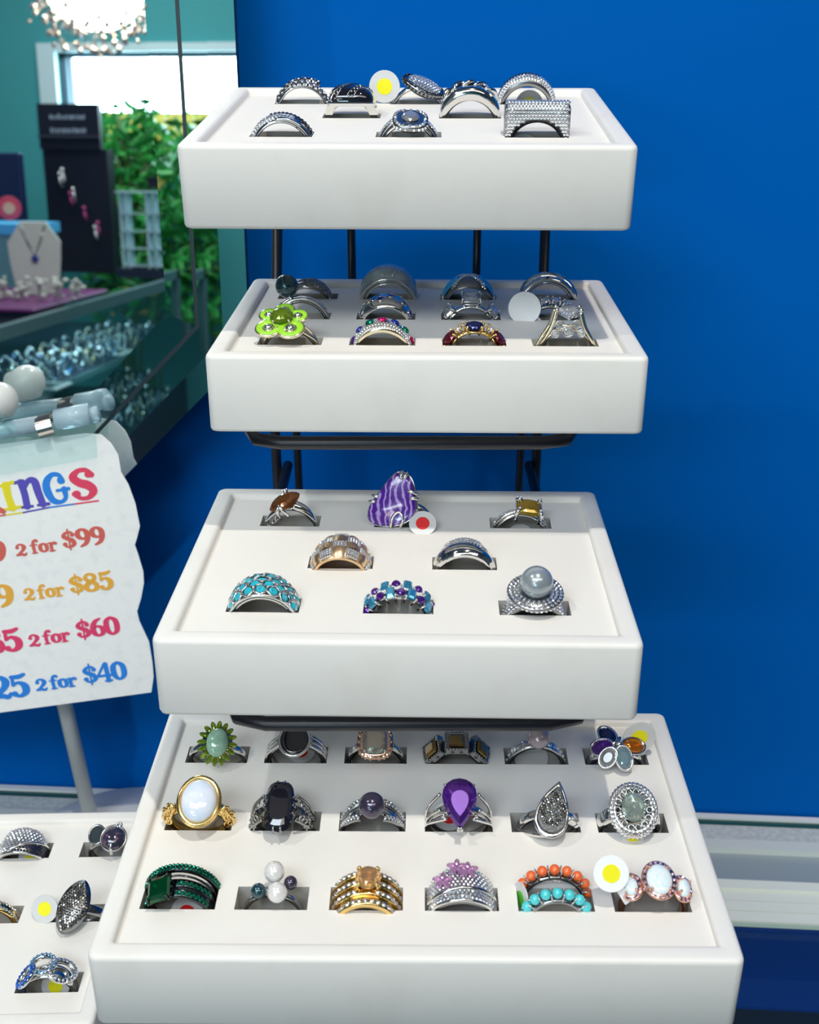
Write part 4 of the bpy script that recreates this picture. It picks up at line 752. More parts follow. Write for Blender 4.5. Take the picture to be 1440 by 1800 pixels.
for y, R0 in ((-5.4, 10.2), (-1.9, 10.9), (1.9, 11.2), (5.6, 11.4)):
    B = r.band(GLD, 'stone_row', Ri=R0 - 1.4, th=1.8, w=2.3, a0=-92, a1=92, y=y, q=5, edge=.8); pave(g, B, -86, 86, (0,), .9, lift=.06, keep=lambda a, t, y=y: y < -4 or abs(a) > 17)
r.part('white_stones', g, DIA, 'stuff'); M = frame((.6, 1.2, 13.4), (.03, -.3, 1)); b = MB(); gem(b, M, oval(4.1, 4.1, 16), 1.6, .58, 3.0); r.part('champagne_stone', b, CHST); b = MB(); claws(b, M, [(3.0, 3.0), (-3.0, 3.0), (3.0, -3.0), (-3.0, -3.0)], .55, 3.6, .8, 1.12); r.part('claws', b, GLD)
r = Ring('4p', 'pink_blossom_pave_ring', 'wide white stone pave ring with pink blossom stones, front row of bottom tray')
bd = r.band(SILP, Ri=9.2, th=taper(2.8, 1.8), w=taper(14, 8), q=3, edge=.6, y=1.0); g = MB(); pave(g, bd, -82, 82, (-.9, -.72, -.54, -.36, -.18, 0, .18, .36, .54, .72, .9), .66, keep=lambda a, t: not (abs(t + .45 - .003 * a) < .07)); r.part('white_stones', g, DIA, 'stuff')
b = MB(); b.tube([bd.pt(a, -.45 + .003 * a, .3) for a in range(-80, 81, 8)], .7, 8); b.tube([bd.pt(a, -1, .1) for a in range(-84, 85, 8)], .6, 8); r.part('swirl_rails', b, SIL)
for fx, fy, fz in ((-6.0, 0.4, 12.2), (-1.4, 5.0, 13.6), (2.0, 4.0, 13.4)):
    for k in range(5): t = k * 1.257 + .3; b = MB(); M = frame((fx + 1.9 * math.cos(t), fy + 1.9 * math.sin(t), fz), (.3 * math.cos(t), .3 * math.sin(t) - .3, 1), (math.cos(t), math.sin(t), 0)); gem(b, M, marq(1.0, 1.75, 10), .7, .5, .8); r.part('pink_petal', b, PINK)
r = Ring('4q', 'coral_turquoise_bead_ring', 'ring with one row of orange coral beads and one of turquoise beads', lean=0)
for nm, m, y, R0, n, a0, a1 in (('coral_bead', CORL, 5.2, 11.4, 9, -80, 80), ('turquoise_bead', TURB, -3.8, 10.3, 9, -84, 84)):
    r.band(SILD, Ri=R0 - 2.3, th=1.2, w=3.0, y=y, c=.2); p = MB()
    for k in range(n):
        a = math.radians(a0 + (a1 - a0) * k / (n - 1)); b = MB(); b.sphere((R0 * math.sin(a), y, R0 * math.cos(a) - .2 + .6), 1.72, 16); r.part(nm, b, m)
        a2 = a + math.radians((a1 - a0) / (n - 1) / 2)
        if k < n - 1: [prong(p, ((R0 - 1.8) * math.sin(a2), y + s_ * 1.3, (R0 - 1.8) * math.cos(a2)), ((R0 + .9) * math.sin(a2), y + s_ * 1.2, (R0 + .9) * math.cos(a2)), .3) for s_ in (-1, 1)]
    r.part('bead_prongs', p, SIL)
_t = r.tag((-10.6, 1.5, 3.0), 5.4, (-1, -.35, .15), GRN, None)
r = Ring('4r', 'opal_trio_rose_ring', 'rose gold ring with three white opals in halos beside yellow dot tag', dx=.6)
r.band(RGD, Ri=9.2, th=1.4, w=4); g = MB()
for x, z, a_, b_, nx in ((1.0, 12.0, 4.0, 5.0, 0), (-7.6, 9.2, 2.4, 3.2, -.42), (8.6, 8.6, 2.2, 3.1, .5)):
    M = frame((x, -1.0, z), (nx, -.38, 1)); b = MB(); b.loft([[(p, q, zz) for p, q in oval(a_ + o_, b_ + o_, 28)] for o_, zz in ((-1.6, -3.6), (1.3, -.8), (1.5, 0), (1.0, .4), (-.3, .4))], True, True, True, True, M); pl = r.part('halo_plate', b, RGD); halo(g, M, a_ + .75, b_ + .75, int(4.2 * (a_ + .7)), .45, .62, .3)
    b = MB(); cab(b, M @ Matrix.Translation((0, 0, .7)), oval(a_, b_, 24), 1.7); b.build('opal', OPAL, pl); b = MB(); claws(b, M @ Matrix.Translation((0, 0, .7)), [(a_ * .75, b_ * .75), (-a_ * .75, b_ * .75), (a_ * .75, -b_ * .75), (-a_ * .75, -b_ * .75)], .42, 1.5, 1.0); b.build('claws', RGD, pl)
r.part('halo_stones', g, PINC, 'stuff'); _t = r.tag((-14.2, -1.5, 15.0), 5.6, (.05, -.85, .6), YEL, (-8.5, -3.5, 5.0)); _t.data.materials[0] = TAGW
# ======== low left tray
r = Ring('5a', 'pave_leaf_ring', 'wide folded leaf ring paved white above and black below, bottom left tray', lean=5)
bd = r.band(SILP, Ri=9.2, th=taper(2.8, 1.6), w=taper(15, 8), q=2.2, edge=.5); g = MB(); pave(g, bd, -84, 60, (-.8, -.6, -.4, -.2, 0, .2, .4, .6, .8), .78, keep=lambda a, t: t > -.95 + (a + 20) * .012 if a > -20 else True); r.part('white_stones', g, DIA, 'stuff')
g = MB(); pave(g, bd, -10, 84, (-.9, -.72, -.54, -.36, -.18, 0, .18, .36, .54, .72), .66, keep=lambda a, t: t <= -.95 + (a + 20) * .014); r.part('black_stones', g, BLK, 'stuff')
b = MB(); b.tube([bd.pt(a, max(-1, min(.8, -.95 + (a + 20) * .013)), .4) for a in range(-20, 85, 6)], .6, 8); b.tube([bd.pt(a, -1, .1) for a in range(-84, 85, 8)], .6, 8); r.part('leaf_edges', b, SIL); r.tag((4, -2.6, .6), 6.0, (0, -1, .5), YEL)
r = Ring('5b', 'double_opal_ring', 'oxidised ring with round dark opal and small dark druzy oval, bottom left tray', lean=14, dx=1.5)
r.band(SILD, Ri=9.3, th=1.5, w=4)
for x, y, z, a_, b_, m in ((2.4, -1.2, 12.0, 5.2, 5.4, DOPAL), (-5.6, 2.0, 10.6, 3.2, 3.8, DDRZ)):
    M = frame((x, y, z), (x * .03, -.3, 1)); b = MB(); collet(b, M, oval(a_, b_, 28), -3, 1.0, .8, .8); c_ = r.part('stone_bezel', b, SILD); b = MB(); cab(b, M @ Matrix.Translation((0, 0, .4)), oval(a_, b_, 28), 3.0 if m is DOPAL else .8); b.build('dark_stone', m, c_)
b = MB(); [b.sphere((4.2 + 1.0 * math.cos(k * 1.05), 4.6 + 1.0 * math.sin(k * 1.05), 14.0), .7, 8) for k in range(6)]; b.tube([(2.0, -7.0, 9), (2.2, -6.2, 12.5), (2.2, -4.6, 14.2)], [.9, .8, .5], 8); r.part('flower_claws', b, SIL)
r = Ring('5c', 'gold_band_ring', 'yellow gold ring with white stone rail, cut off by the left picture edge')
bd = r.band(GLD, Ri=9.3, th=1.8, w=5, q=3); g = MB(); pave(g, bd, -80, 80, (-.5, .5), .7); r.part('white_stones', g, DIA, 'stuff'); b = MB(); b.sphere((0, 0, 12), 2.8, 16); r.part('top_bead', b, GLD)
r = Ring('5d', 'marquise_marcasite_ring', 'tall marquise ring of grey sparkling stones beside a lying yellow dot tag', lean=32, yaw=-8)
r.band(SILD, Ri=9.3, th=1.8, w=4); M = frame((0, -.5, 11.8), (.1, -.15, 1), (.22, 1, 0)); mq = marq(6.2, 11.0, 28); b = MB(); b.loft([[(x * k, y * k, z) for x, y in mq] for k, z in ((.6, -3), (1, -1), (1.02, 0), (.6, .6), (.1, 1.0))], True, True, True, True, M); r.part('marquise_plate', b, SILD)
g = MB()
for x, y in disc_pts(6.0, 10.6, 1.15):
    lim = 6.2 * max(0, 1 - abs(y / 11.0) ** 1.6)
    if abs(x) < lim: d = max(abs(x) / max(.1, lim), 0); chip(g, M @ frame((x, y, .45 + 1.2 * (1 - d) * (1 - abs(y) / 14)), (x * .09 + rnd.uniform(-.2, .2), y * .03 + rnd.uniform(-.2, .2), 1)), .62)
r.part('grey_stones', g, mat('warm_grey_marcasite', (0.52, 0.49, 0.45), .14, 1.0), 'stuff'); r.tag((-14.0, -1.0, 6.2), 5.8, (-.05, -.42, .9), YEL, (-7.6, 1.5, 5.5))
r = Ring('5e', 'blue_link_ring', 'silver chain link ring with blue and white stone loops, front of bottom left tray')
bd = r.band(SIL, Ri=9.2, th=1.3, w=taper(7, 5), q=4)
for nm, m, a, ca, ra, rb, t0 in (('royal_blue_stones', BLUC, -44, -2, 4.4, 3.0, .3), ('sky_blue_stones', SKYC, -8, 1, 4.6, 3.8, -.3), ('white_stones', DIA, 32, -1, 5.4, 4.2, .3)):
    A = math.radians(a); M = frame((11.0 * math.sin(A), ca, 11.0 * math.cos(A) + .6), (math.sin(A), -.15, math.cos(A))) @ Matrix.Rotation(t0, 4, 'Z'); b = MB(); b.tube(ell(M, ra, rb, 0, 30), 1.15, 8, True); lk = r.part('link_loop', b, SIL); g = MB(); halo(g, M, ra, rb, int(ra * 4), 1.0, .72, .1); halo(g, M, ra + .75, rb + .75, int(ra * 4), .7, .62, .9); g.build(nm, m, lk, 'stuff')
g = MB(); pave(g, bd, -84, -58, (-.6, -.2, .2, .6), .7); r.part('royal_blue_shoulder', g, BLUC, 'stuff'); r.tag((1, 3, -2), 5.6, (0, -1, .5), YEL)
# ------------------------------------------------------------------ wire stand
M_wire = mat('black_powder_coat', (0.012, 0.013, 0.02), 0.35, bump=(1200, 0.15, 0.0003))
st = empty('wire_display_stand', W((0, 52, CTR)), 'black wire stand carrying the four stepped ring trays', 'display stand')
_inv = st.matrix_world.inverted()
def wire(name, pts, rad, closed=False):
    b = MB(1.0); b.tube([_inv @ W(p) for p in pts], rad, 10, closed); return b.build(name, M_wire, st)
def rloop(x0, x1, y0, y1, z, rr=1.1, n=5):
    return [(p[0], p[1], z) for p in rrect(x0, x1, y0, y1, rr, z, n)]
YR = 52.6
for xt, xb in ((-5.85, -6.6), (6.15, 6.3)): wire('upright', [(xt, YR, -7.0), (xb, YR, -19), (xb, YR, CTR + .3)], 0.0024)
for xt, xb in ((-2.7, -5.65), (3.15, 5.6)):
    wire('inner_rod', [(xt, YR + .9, -6.6), (xt, YR + .9, -12.6), (xt + (-.6 if xt < 0 else .6), YR + .9, -13.2), (xb, YR + .9, -13.2), (xb, YR + .9, -14.0), (xb, YR + 1.4, CTR + .3)], 0.0019)
def shelf(t, x0, x1, drop):
    """U-shaped support: side wires under the tray, front bar dropped a little"""
    x, y, z, w, d, ya, ti = TR[t]; zb = z - HBOX - .32; zf = z - HBOX - drop; yf = y + 1.0
    L = [(x0, YR, zb), (x0, yf + 4, zb), (x0, yf + 1.3, zf)]; c = [(x0 + .35, yf + .35, zf), (x0 + 1.3, yf, zf)]
    R = [(x1 - 1.3, yf, zf), (x1 - .35, yf + .35, zf), (x1, yf + 1.3, zf), (x1, yf + 4, zb), (x1, YR, zb)]
    wire('shelf_loop', L + c + R, 0.0025)
shelf(2, -5.9, 6.05, .72); shelf(3, -6.05, 5.95, .9); shelf(4, -6.0, 6.1, .4)
zz = TR[1][2] - HBOX - .25
wire('shelf_loop', [(-5.8, 52.6, -6.75), (-5.8, 41.2, zz + .12), (5.9, 41.2, zz + .12), (6.1, 52.6, -6.75)], 0.00235)
wire('base_loop', rloop(-6.4, 6.6, 30, YR + 3.2, CTR + .25), 0.00235, True)
for sx in (-6.3, 6.5): wire('front_brace', [(sx, 31.0, CTR + .3), (sx * .97, 31.0, TR[4][2] - HBOX - .3)], 0.00235)
# ------------------------------------------------------------------ glass-topped counter with white rear rail
M_alu = mat('white_anodised_rail', (0.72, 0.76, 0.72), 0.4); M_frost = mat('frosted_strip', (0.55, 0.60, 0.58), 0.6, bump=(500, .6, .001), noise=(300, (0.68, 0.72, 0.70), .4, .6))
M_greyr = mat('grey_rail', (0.34, 0.41, 0.44), 0.45); M_pale = mat('pale_green_white_rail', (0.92, 0.96, 0.84), 0.5)
M_glass = clear_mat('counter_glass', (0.90, 0.95, 0.95), .02); M_gedge = mat('glass_edge', (0.02, 0.09, 0.08), .1)
M_deck = mat('blue_deck', (0.004, 0.045, 0.25), .5); M_dark = mat('dark_case', (0.012, 0.018, 0.025), .5)
def strip(name, y0, y1, z0, z1, m, parent, x0=-110, x1=110, sh=0.0):
    b = MB(0.01); P = [(x0, y0), (x1, y0), (x1, y1), (x0, y1)]
    q = [(x, y + WALLK * x + sh) for x, y in P]
    b.loft([[(x, y, z0) for x, y in q], [(x, y, z1) for x, y in q]], True, True, True, False); return b.build(name, m, parent)
ct = empty('display_counter', W((0, 0, -145)), 'glass-topped display counter with white rear rail and blue lining', 'counter')
ctb = empty('x', Matrix.Identity(4)); bpy.data.objects.remove(ctb)
D0 = 145.0
def cs(name, y0, y1, z0, z1, m): return strip(name, y0, y1, z0 + D0, z1 + D0, m, ct)
cs('polished_edge', 59.35, 59.75, CTR, CTR + .22, M_white); cs('dark_glass_edge', 58.9, 59.35, CTR - .3, CTR + .05, M_gedge)
cs('frosted_strip', 57.3, 58.9, CTR - .3, CTR, M_frost); cs('white_lip', 56.5, 57.3, CTR - .3, CTR + .25, M_alu)
cs('grey_channel', 53.9, 56.5, CTR - .5, CTR - .2, M_greyr)
for k in range(4): cs('track_strip', 50.6 + k * .82, 50.6 + k * .82 + .76, CTR - .4, CTR + (.16 if k == 3 else .05), M_pale)
cs('rail_base', 50.5, 59.6, CTR - 4.2, CTR - .5, M_deck)
cs('glass_top', -4, 50.5, CTR - .6, CTR, M_glass)
cs('blue_deck', 48.4, 50.5, CTR - 5, CTR - 4.2, M_deck); cs('front_fascia', -4, -3, CTR - 14, CTR - .6, M_dark); cs('dark_deck', -3, 48.4, CTR - 5.2, CTR - 4.4, M_dark)
cs('case_body', -3, 59.5, -143, CTR - 5.2, M_dark)
# ------------------------------------------------------------------ price card on its stand
M_card = mat('cream_card', (0.95, 0.95, 0.93), 0.7, bump=(700, .1, .0004), noise=(160, (0.88, 0.89, 0.88), .5, .7))
CN = Vector((0.063, -1.0, 0.066)).normalized(); CO = Vector((-17.0, 54.5, -20.0))   # parallel to the mirror, just in front of it
def cpix(u, v, off=0.0): return on_plane(u, v, CO + CN * off, CN)
ex = (cpix(268, 1217) - cpix(0, 1253)).normalized(); ey = ex.cross(-CN).normalized() * -1
if ey.z < 0: ey = -ey
ez = ex.cross(ey); ORG = cpix(0, 1253)
def c2(u, v): p = cpix(u, v) - ORG; return (p.dot(ex), p.dot(ey))
MC = Matrix(((ex.x, ey.x, ez.x, 0), (ex.y, ey.y, ez.y, 0), (ex.z, ey.z, ez.z, 0), (0, 0, 0, 1))); MC.translation = W(ORG)
stand = empty('sign_stand', W((-18.0, 52.5, CTR)), 'white round-based stand with clear clip, holding the price card', 'sign holder')
pole_b = on_plane(160, 1440, Vector((0, 0, CTR + 1.3)), Vector((0, 0, 1))); pole_t = cpix(4, 800) + Vector((0, .7, 0))
_si = stand.matrix_world.inverted()
b = MB(1.0); b.tube([_si @ W(pole_b), _si @ W((pole_b + pole_t) / 2), _si @ W(pole_t)], 0.0045, 16); b.build('pole', mat('milky_pole', (0.62, 0.68, 0.68), .35), stand)
b = MB(0.01); Bc = _si @ W((-17.5, 54.2, CTR + .3)) * 1.0; Mb = Matrix.Translation(Vector((Bc.x * 100, Bc.y * 100, Bc.z * 100)))
b.loft([[(p * x, p * y, z) for x, y in circ(56)] for p, z in ((6.4, 0), (6.5, .2), (6.35, .4), (3.4, .75), (.9, 1.0))], True, True, True, True, Mb); b.build('round_base', M_white, stand)
card = empty('price_card', MC, 'cream wavy-edged price card with colourful RINGS heading and two for prices', 'sign')
edge = [c2(*p) for p in ((150, 762), (178, 764), (196, 780), (208, 800), (213, 830), (226, 852), (238, 885), (246, 925), (241, 945), (237, 958), (243, 975), (252, 1005), (253, 1025), (248, 1052), (241, 1075), (245, 1092), (262, 1128), (268, 1165), (270, 1190), (266, 1217))]
b0 = c2(-260, 1288); t0 = c2(-260, 818)
cx0 = b0[0]; left = [(cx0 + (edge[-1][0] - x) * .35, y) for x, y in edge]
out = left + [p for p in reversed(edge)]
b = MB(0.01); n = len(edge); vs = [(x, y, 0) for x, y in left] + [(x, y, 0) for x, y in edge] + [(x, y, -.06) for x, y in left] + [(x, y, -.06) for x, y in edge]; fs = []
for i in range(n - 1): fs += [[i, i + 1, n + i + 1, n + i], [2 * n + i, 3 * n + i, 3 * n + i + 1, 2 * n + i + 1], [n + i, n + i + 1, 3 * n + i + 1, 3 * n + i], [i, 2 * n + i, 2 * n + i + 1, i + 1]]
fs += [[0, n, 3 * n, 2 * n], [n - 1, 3 * n - 1, 4 * n - 1, 2 * n - 1]]
b.add(vs, fs, False); b.build('card_sheet', M_card, card)
# hand-lettered glyphs: strokes of (x, y, half width), in a 1-high box
def ball(x, y, w): return [(x - .01, y, w), (x + .01, y, w)]
GL = {'R': (.9, [[(.2, .02, .1), (.24, .5, .11), (.22, .98, .1)], [(.1, .98, .06), (.5, .98, .1), (.74, .78, .12), (.52, .52, .1), (.25, .48, .05)], [(.45, .5, .08), (.62, .22, .12), (.88, .02, .09)], [(.06, .02, .05), (.36, .02, .05)]]),
 'I': (.62, [[(.3, .04, .13), (.26, .5, .12), (.28, .92, .14)], [(.02, .9, .05), (.5, 1.0, .07)], [(.06, .03, .05), (.58, .05, .06)]]),
 'n': (.95, [[(.22, .03, .12), (.24, .5, .12), (.2, .92, .12)], [(.0, .93, .06), (.3, .96, .06)], [(.26, .6, .04), (.44, .92, .09), (.66, .9, .13), (.7, .5, .13), (.76, .04, .12)], [(.06, .02, .05), (.4, .02, .05)], [(.6, .03, .05), (.96, .03, .06)]]),
 'G': (.95, [[(.78, .72, .1), (.7, .92, .08), (.45, .96, .08), (.2, .75, .13), (.15, .45, .15), (.28, .12, .12), (.55, .03, .07), (.76, .15, .08), (.78, .42, .12)], [(.5, .42, .05), (.95, .44, .06)], ball(.72, .74, .12)]),
 'S': (.85, [[(.76, .78, .1), (.62, .95, .08), (.38, .95, .08), (.2, .76, .13), (.36, .56, .14), (.6, .44, .15), (.72, .24, .13), (.55, .04, .08), (.3, .04, .07), (.14, .2, .09)], ball(.68, .8, .11), ball(.2, .2, .12)]),
 '2': (.72, [[(.14, .72, .09), (.24, .94, .08), (.44, .96, .09), (.58, .76, .14), (.5, .5, .12), (.24, .22, .08), (.1, .1, .07)], [(.1, .1, .1), (.35, .12, .11), (.55, .04, .1), (.66, .2, .05)], ball(.18, .72, .11)]),
 'f': (.5, [[(.2, .03, .1), (.2, .6, .11), (.28, .92, .09), (.46, .98, .06)], [(.02, .62, .05), (.42, .62, .05)], [(.06, .02, .05), (.36, .02, .05)], ball(.46, .9, .09)]),
 'o': (.66, [[(.32, .64, .07), (.14, .5, .12), (.14, .18, .12), (.32, .04, .07), (.5, .18, .12), (.5, .5, .12), (.32, .64, .07)]]),
 'r': (.56, [[(.18, .03, .1), (.18, .6, .1)], [(.02, .62, .05), (.2, .62, .06)], [(.22, .4, .05), (.36, .62, .08), (.5, .56, .08)], [(.04, .02, .05), (.36, .02, .05)], ball(.46, .54, .09)]),
 '$': (.74, [[(.62, .74, .08), (.5, .88, .07), (.3, .88, .07), (.16, .7, .11), (.32, .54, .11), (.52, .42, .12), (.58, .22, .11), (.42, .08, .07), (.22, .1, .06), (.1, .24, .07)], [(.36, -.08, .045), (.4, 1.06, .045)], ball(.58, .72, .1), ball(.16, .26, .1)]),
 '9': (.74, [[(.36, .42, .06), (.16, .56, .12), (.16, .82, .12), (.36, .96, .07), (.56, .8, .13), (.58, .5, .14), (.46, .18, .11), (.2, .02, .06)], [(.36, .42, .05), (.5, .5, .06)]]),
 '8': (.74, [[(.36, .54, .09), (.16, .72, .11), (.22, .92, .08), (.38, .97, .07), (.56, .86, .1), (.54, .66, .1), (.36, .54, .09), (.14, .34, .13), (.16, .12, .11), (.36, .03, .07), (.58, .14, .12), (.58, .38, .12), (.36, .54, .09)]]),
 '5': (.72, [[(.2, .92, .06), (.18, .56, .07)], [(.18, .92, .08), (.42, .9, .1), (.62, .98, .07)], [(.18, .54, .06), (.36, .64, .07), (.56, .48, .13), (.56, .2, .13), (.36, .03, .08), (.14, .1, .07)], ball(.16, .16, .11)]),
 '6': (.74, [[(.56, .98, .05), (.3, .82, .11), (.16, .5, .14), (.18, .2, .13), (.38, .04, .07), (.58, .18, .12), (.56, .46, .11), (.36, .56, .06), (.22, .46, .05)]]),
 '0': (.76, [[(.36, .97, .07), (.15, .75, .13), (.15, .25, .13), (.36, .03, .07), (.58, .25, .13), (.58, .75, .13), (.36, .97, .07)]]),
 '3': (.7, [[(.14, .84, .08), (.34, .96, .08), (.54, .78, .12), (.32, .56, .06)], [(.32, .56, .06), (.56, .46, .12), (.56, .16, .13), (.34, .03, .08), (.12, .12, .08)], ball(.14, .18, .1)]),
 '4': (.76, [[(.5, .02, .11), (.5, .96, .11)], [(.44, .98, .06), (.06, .34, .06)], [(.06, .32, .07), (.7, .32, .07)], [(.36, .02, .05), (.66, .02, .05)]])}
_zs = [0.0]
def ribbon(mb, st_, M):
    P = spline([(x, y, 0) for x, y, w in st_], 6); Wd = spline([(w, 0, 0) for x, y, w in st_], 6); m = len(P); L = []; R_ = []
    for i in range(m):
        t = P[min(i + 1, m - 1)] - P[max(i - 1, 0)]; t = t.normalized() if t.length > 1e-6 else Vector((1, 0, 0)); nn = Vector((-t.y, t.x, 0)) * Wd[i].x; L.append(P[i] + nn); R_.append(P[i] - nn)
    _zs[0] += .0012; M = Matrix.Translation((0, 0, _zs[0])) @ M; mb.add(L + R_, [[i, i + 1, m + i + 1, m + i] for i in range(m - 1)], False, M)
    for e in (0, m - 1):
        c_ = P[e]; w = Wd[e].x; M = Matrix.Translation((0, 0, .0012)) @ M; _zs[0] += .0012; mb.add([c_ + Vector((w * x, w * y, 0)) for x, y in circ(14)], [list(range(14))], False, M)
INK = {'red': mat('ink_red', (0.80, 0.06, 0.13), .6), 'yel': mat('ink_yellow', (0.86, 0.74, 0.02), .6), 'vio': mat('ink_violet', (0.10, 0.08, 0.50), .6), 'blu': mat('ink_blue', (0.02, 0.24, 0.78), .6), 'brk': mat('ink_brick', (0.70, 0.13, 0.10), .6), 'org': mat('ink_orange', (0.86, 0.44, 0.05), .6), 'pnk': mat('ink_pink', (0.80, 0.05, 0.16), .6)}
_zl = [0.012]
def letter(ch, u, v, hpx, ink, wscale=1.0):
    """one printed character with its lower left corner at a photo pixel"""
    x, y = c2(u, v); h = (Vector(c2(u, v - hpx)) - Vector((x, y))).length; _zl[0] += .0003; b = MB(0.01)
    M = Matrix.Translation((x, y, _zl[0])) @ Matrix.Diagonal((h * wscale, h, 1, 1))
    _zs[0] = 0.0
    for st_ in GL[ch][1]: ribbon(b, st_, M)
    b.build('printed_character', INK[ink], card)
def word(chars, u0, v0, u1, v1, hpx, ink):
    tot = sum(GL[c][0] * s for c, s in chars); k = 0
    for c, s in chars:
        f = k / tot; wpx = (u1 - u0) * GL[c][0] * s / tot; letter(c, u0 + (u1 - u0) * f, v0 + (v1 - v0) * f, hpx * s, ink, wpx / (GL[c][0] * hpx * s)); k += GL[c][0] * s
for ch, u0, v0, wpx, h, ink in (('R', -42, 906, 46, 50, 'brk'), ('I', 6, 897, 32, 46, 'yel'), ('n', 37, 893, 46, 48, 'vio'), ('G', 82, 887, 42, 52, 'blu'), ('S', 126, 880, 46, 52, 'red')): letter(ch, u0, v0, h, ink, wpx / (GL[ch][0] * h))
for u0, v0, u1, v1, ink in ((-42, 913, 11, 905, 'brk'), (11, 905, 40, 901, 'yel'), (40, 901, 86, 892, 'vio'), (86, 892, 130, 886, 'blu'), (130, 886, 174, 880, 'red')):
    a, c_ = Vector((*c2(u0, v0), .013)), Vector((*c2(u1, v1), .013)); d = Vector((0, .045, 0)); b = MB(0.01); b.add([a - d, c_ - d, c_ + d, a + d], [[0, 1, 2, 3]], False); b.build('underline', INK[ink], card)
s1 = [(c, 1.0) for c in '2']; s2 = [('f', 1.15), ('o', 1.15), ('r', 1.15)]
for pre, pu, price, ink, (ua, va), (ub, vb), (uc, vc) in (('59', (-50, 995, 14, 985), '99', 'brk', (29, 978), (56, 973), (111, 965)), ('49', (-38, 1073, 27, 1063), '85', 'org', (43, 1056), (68, 1052), (124, 1044)), ('35', (-24, 1150, 40, 1142), '60', 'pnk', (52, 1137), (78, 1132), (136, 1123)), ('25', (-12, 1230, 52, 1222), '40', 'blu', (64, 1215), (90, 1211), (148, 1202))):
    word([(c, 1) for c in pre], pu[0], pu[1], pu[2], pu[3], 38, ink); word([('$', 1)], pu[0] - 34, pu[1] + 5, pu[0], pu[1], 38, ink); word(s1, ua, va, ua + 19, va - 2, 20, ink); word(s2, ub, vb, ub + 46, vb - 6, 20, ink); word([('$', 1.0)] + [(c, 1) for c in price], uc, vc, uc + 76, vc - 10, 31, ink)
# clear clip gripping the card
M_acr = clear_mat('clear_acrylic', (0.95, 1.0, 1.0), .06, .12); M_acr2 = mat('clear_acrylic_barrel', (0.70, 0.88, 0.97), .12, Transmission_Weight=.55, IOR=1.3); M_steel = mat('clip_steel', (0.72, 0.66, 0.60), .16, 1.0); M_milk = mat('milky_ball', (0.66, 0.68, 0.66), .25)
clip = empty('card_clip', MC, 'clear acrylic clip with steel spring band gripping the price card', 'clip')
def cl(u, v): return Vector((*c2(u, v), 0))
def slabq(name, pix, z0, z1, m):
    b = MB(0.01); q = [c2(*p) for p in pix]; b.prism(q, z0, z1); return b.build(name, m, clip)
slabq('front_jaw', ((-150, 862), (172, 802), (168, 736), (-150, 790)), .08, .26, M_acr); slabq('rear_jaw', ((-150, 850), (165, 790), (168, 730), (-150, 784)), -.36, -.2, M_acr)
b = MB(0.01); b.tube([cl(-150, 782) + Vector((0, 0, .1)), cl(70, 744) + Vector((0, 0, .1))], .42, 14); b.tube([cl(100, 738) + Vector((0, 0, .1)), cl(158, 726) + Vector((0, 0, .1))], .55, 14); b.tube([cl(158, 732) + Vector((0, 0, -.2)), cl(172, 729) + Vector((0, 0, -.2))], .42, 12); b.build('hinge_barrel', M_acr2, clip)
slabq('lever', ((-40, 705), (0, 712), (34, 752), (-10, 762)), .95, 1.1, M_acr); slabq('lever_rib', ((-4, 708), (4, 706), (38, 748), (30, 752)), .5, 1.2, M_acr)
b = MB(0.01); Mt = Matrix.Translation(cl(84, 748) + Vector((0, 0, .1))); hw = (cl(98, 745) - cl(71, 750)).length / 2
b.loft([[(sx * hw, .62 * math.sin(t) * k, .62 * math.cos(t) * k) for t in [math.radians(-40 + 20 * j) for j in range(11)]] for sx, k in ((-1, 1), (1, 1))], False, False, False, True, Mt @ Matrix.Rotation(math.radians(8), 4, 'Z')); b.build('spring_band', M_steel, clip)
bj = MB(0.01); bj.sphere(cl(2, 704) + Vector((-.1, 0, .0)), .95, 24); bj.tube([cl(-30, 716) + Vector((0, 0, .0)), cl(12, 703) + Vector((0, 0, .0))], .85, 20); bj.build('ball_joint', M_milk, clip)
# ------------------------------------------------------------------ bevelled octagonal mirror leaning on the wall behind the counter
EXW = Vector((1, WALLK, 0)).normalized(); BCK = Vector((-WALLK, 1, 0)).normalized(); LEAN = math.radians(3.8)
MUP = Vector((0, 0, 1)) * math.cos(LEAN) + BCK * math.sin(LEAN); MN = EXW.cross(MUP).normalized()
if MN.y > 0: MN = -MN
MP0 = Vector((0, 53.0, CTR + .2)); SIZE, AR = 108.0, -8.2
MM = Matrix(((EXW.x, MUP.x, MN.x, 0), (EXW.y, MUP.y, MN.y, 0), (EXW.z, MUP.z, MN.z, 0), (0, 0, 0, 1))); MM.translation = W(MP0)
mir = empty('octagonal_mirror', MM, 'large octagonal wall mirror at upper left showing the reflected shop', 'mirror')
M_mir = mat('mirror_silver', (0.86, 0.93, 0.93), 0.0, 1.0); M_gap = mat('mirror_joint', (0.01, 0.02, 0.03), .4)
def octo(ins, z):
    h = SIZE / 2 - ins; c_ = SIZE * .2929 - ins * .5858; cx, cy = AR - SIZE / 2, SIZE / 2
    return [(cx + x, cy + y, z) for x, y in ((h, -h + c_), (h, h - c_), (h - c_, h), (-h + c_, h), (-h, h - c_), (-h, -h + c_), (-h + c_, -h), (h - c_, -h))]
b = MB(0.01); b.add(octo(4.1, 0), [list(range(8))], False); b.build('main_glass', M_mir, mir)
def strips(name, i0, z0, i1, z1):
    A, B = octo(i0, z0), octo(i1, z1)
    for k in range(8): j = (k + 1) % 8; b = MB(0.01); b.add([A[k], A[j], B[j], B[k]], [[0, 1, 2, 3]], False); b.build(name, M_mir, mir)
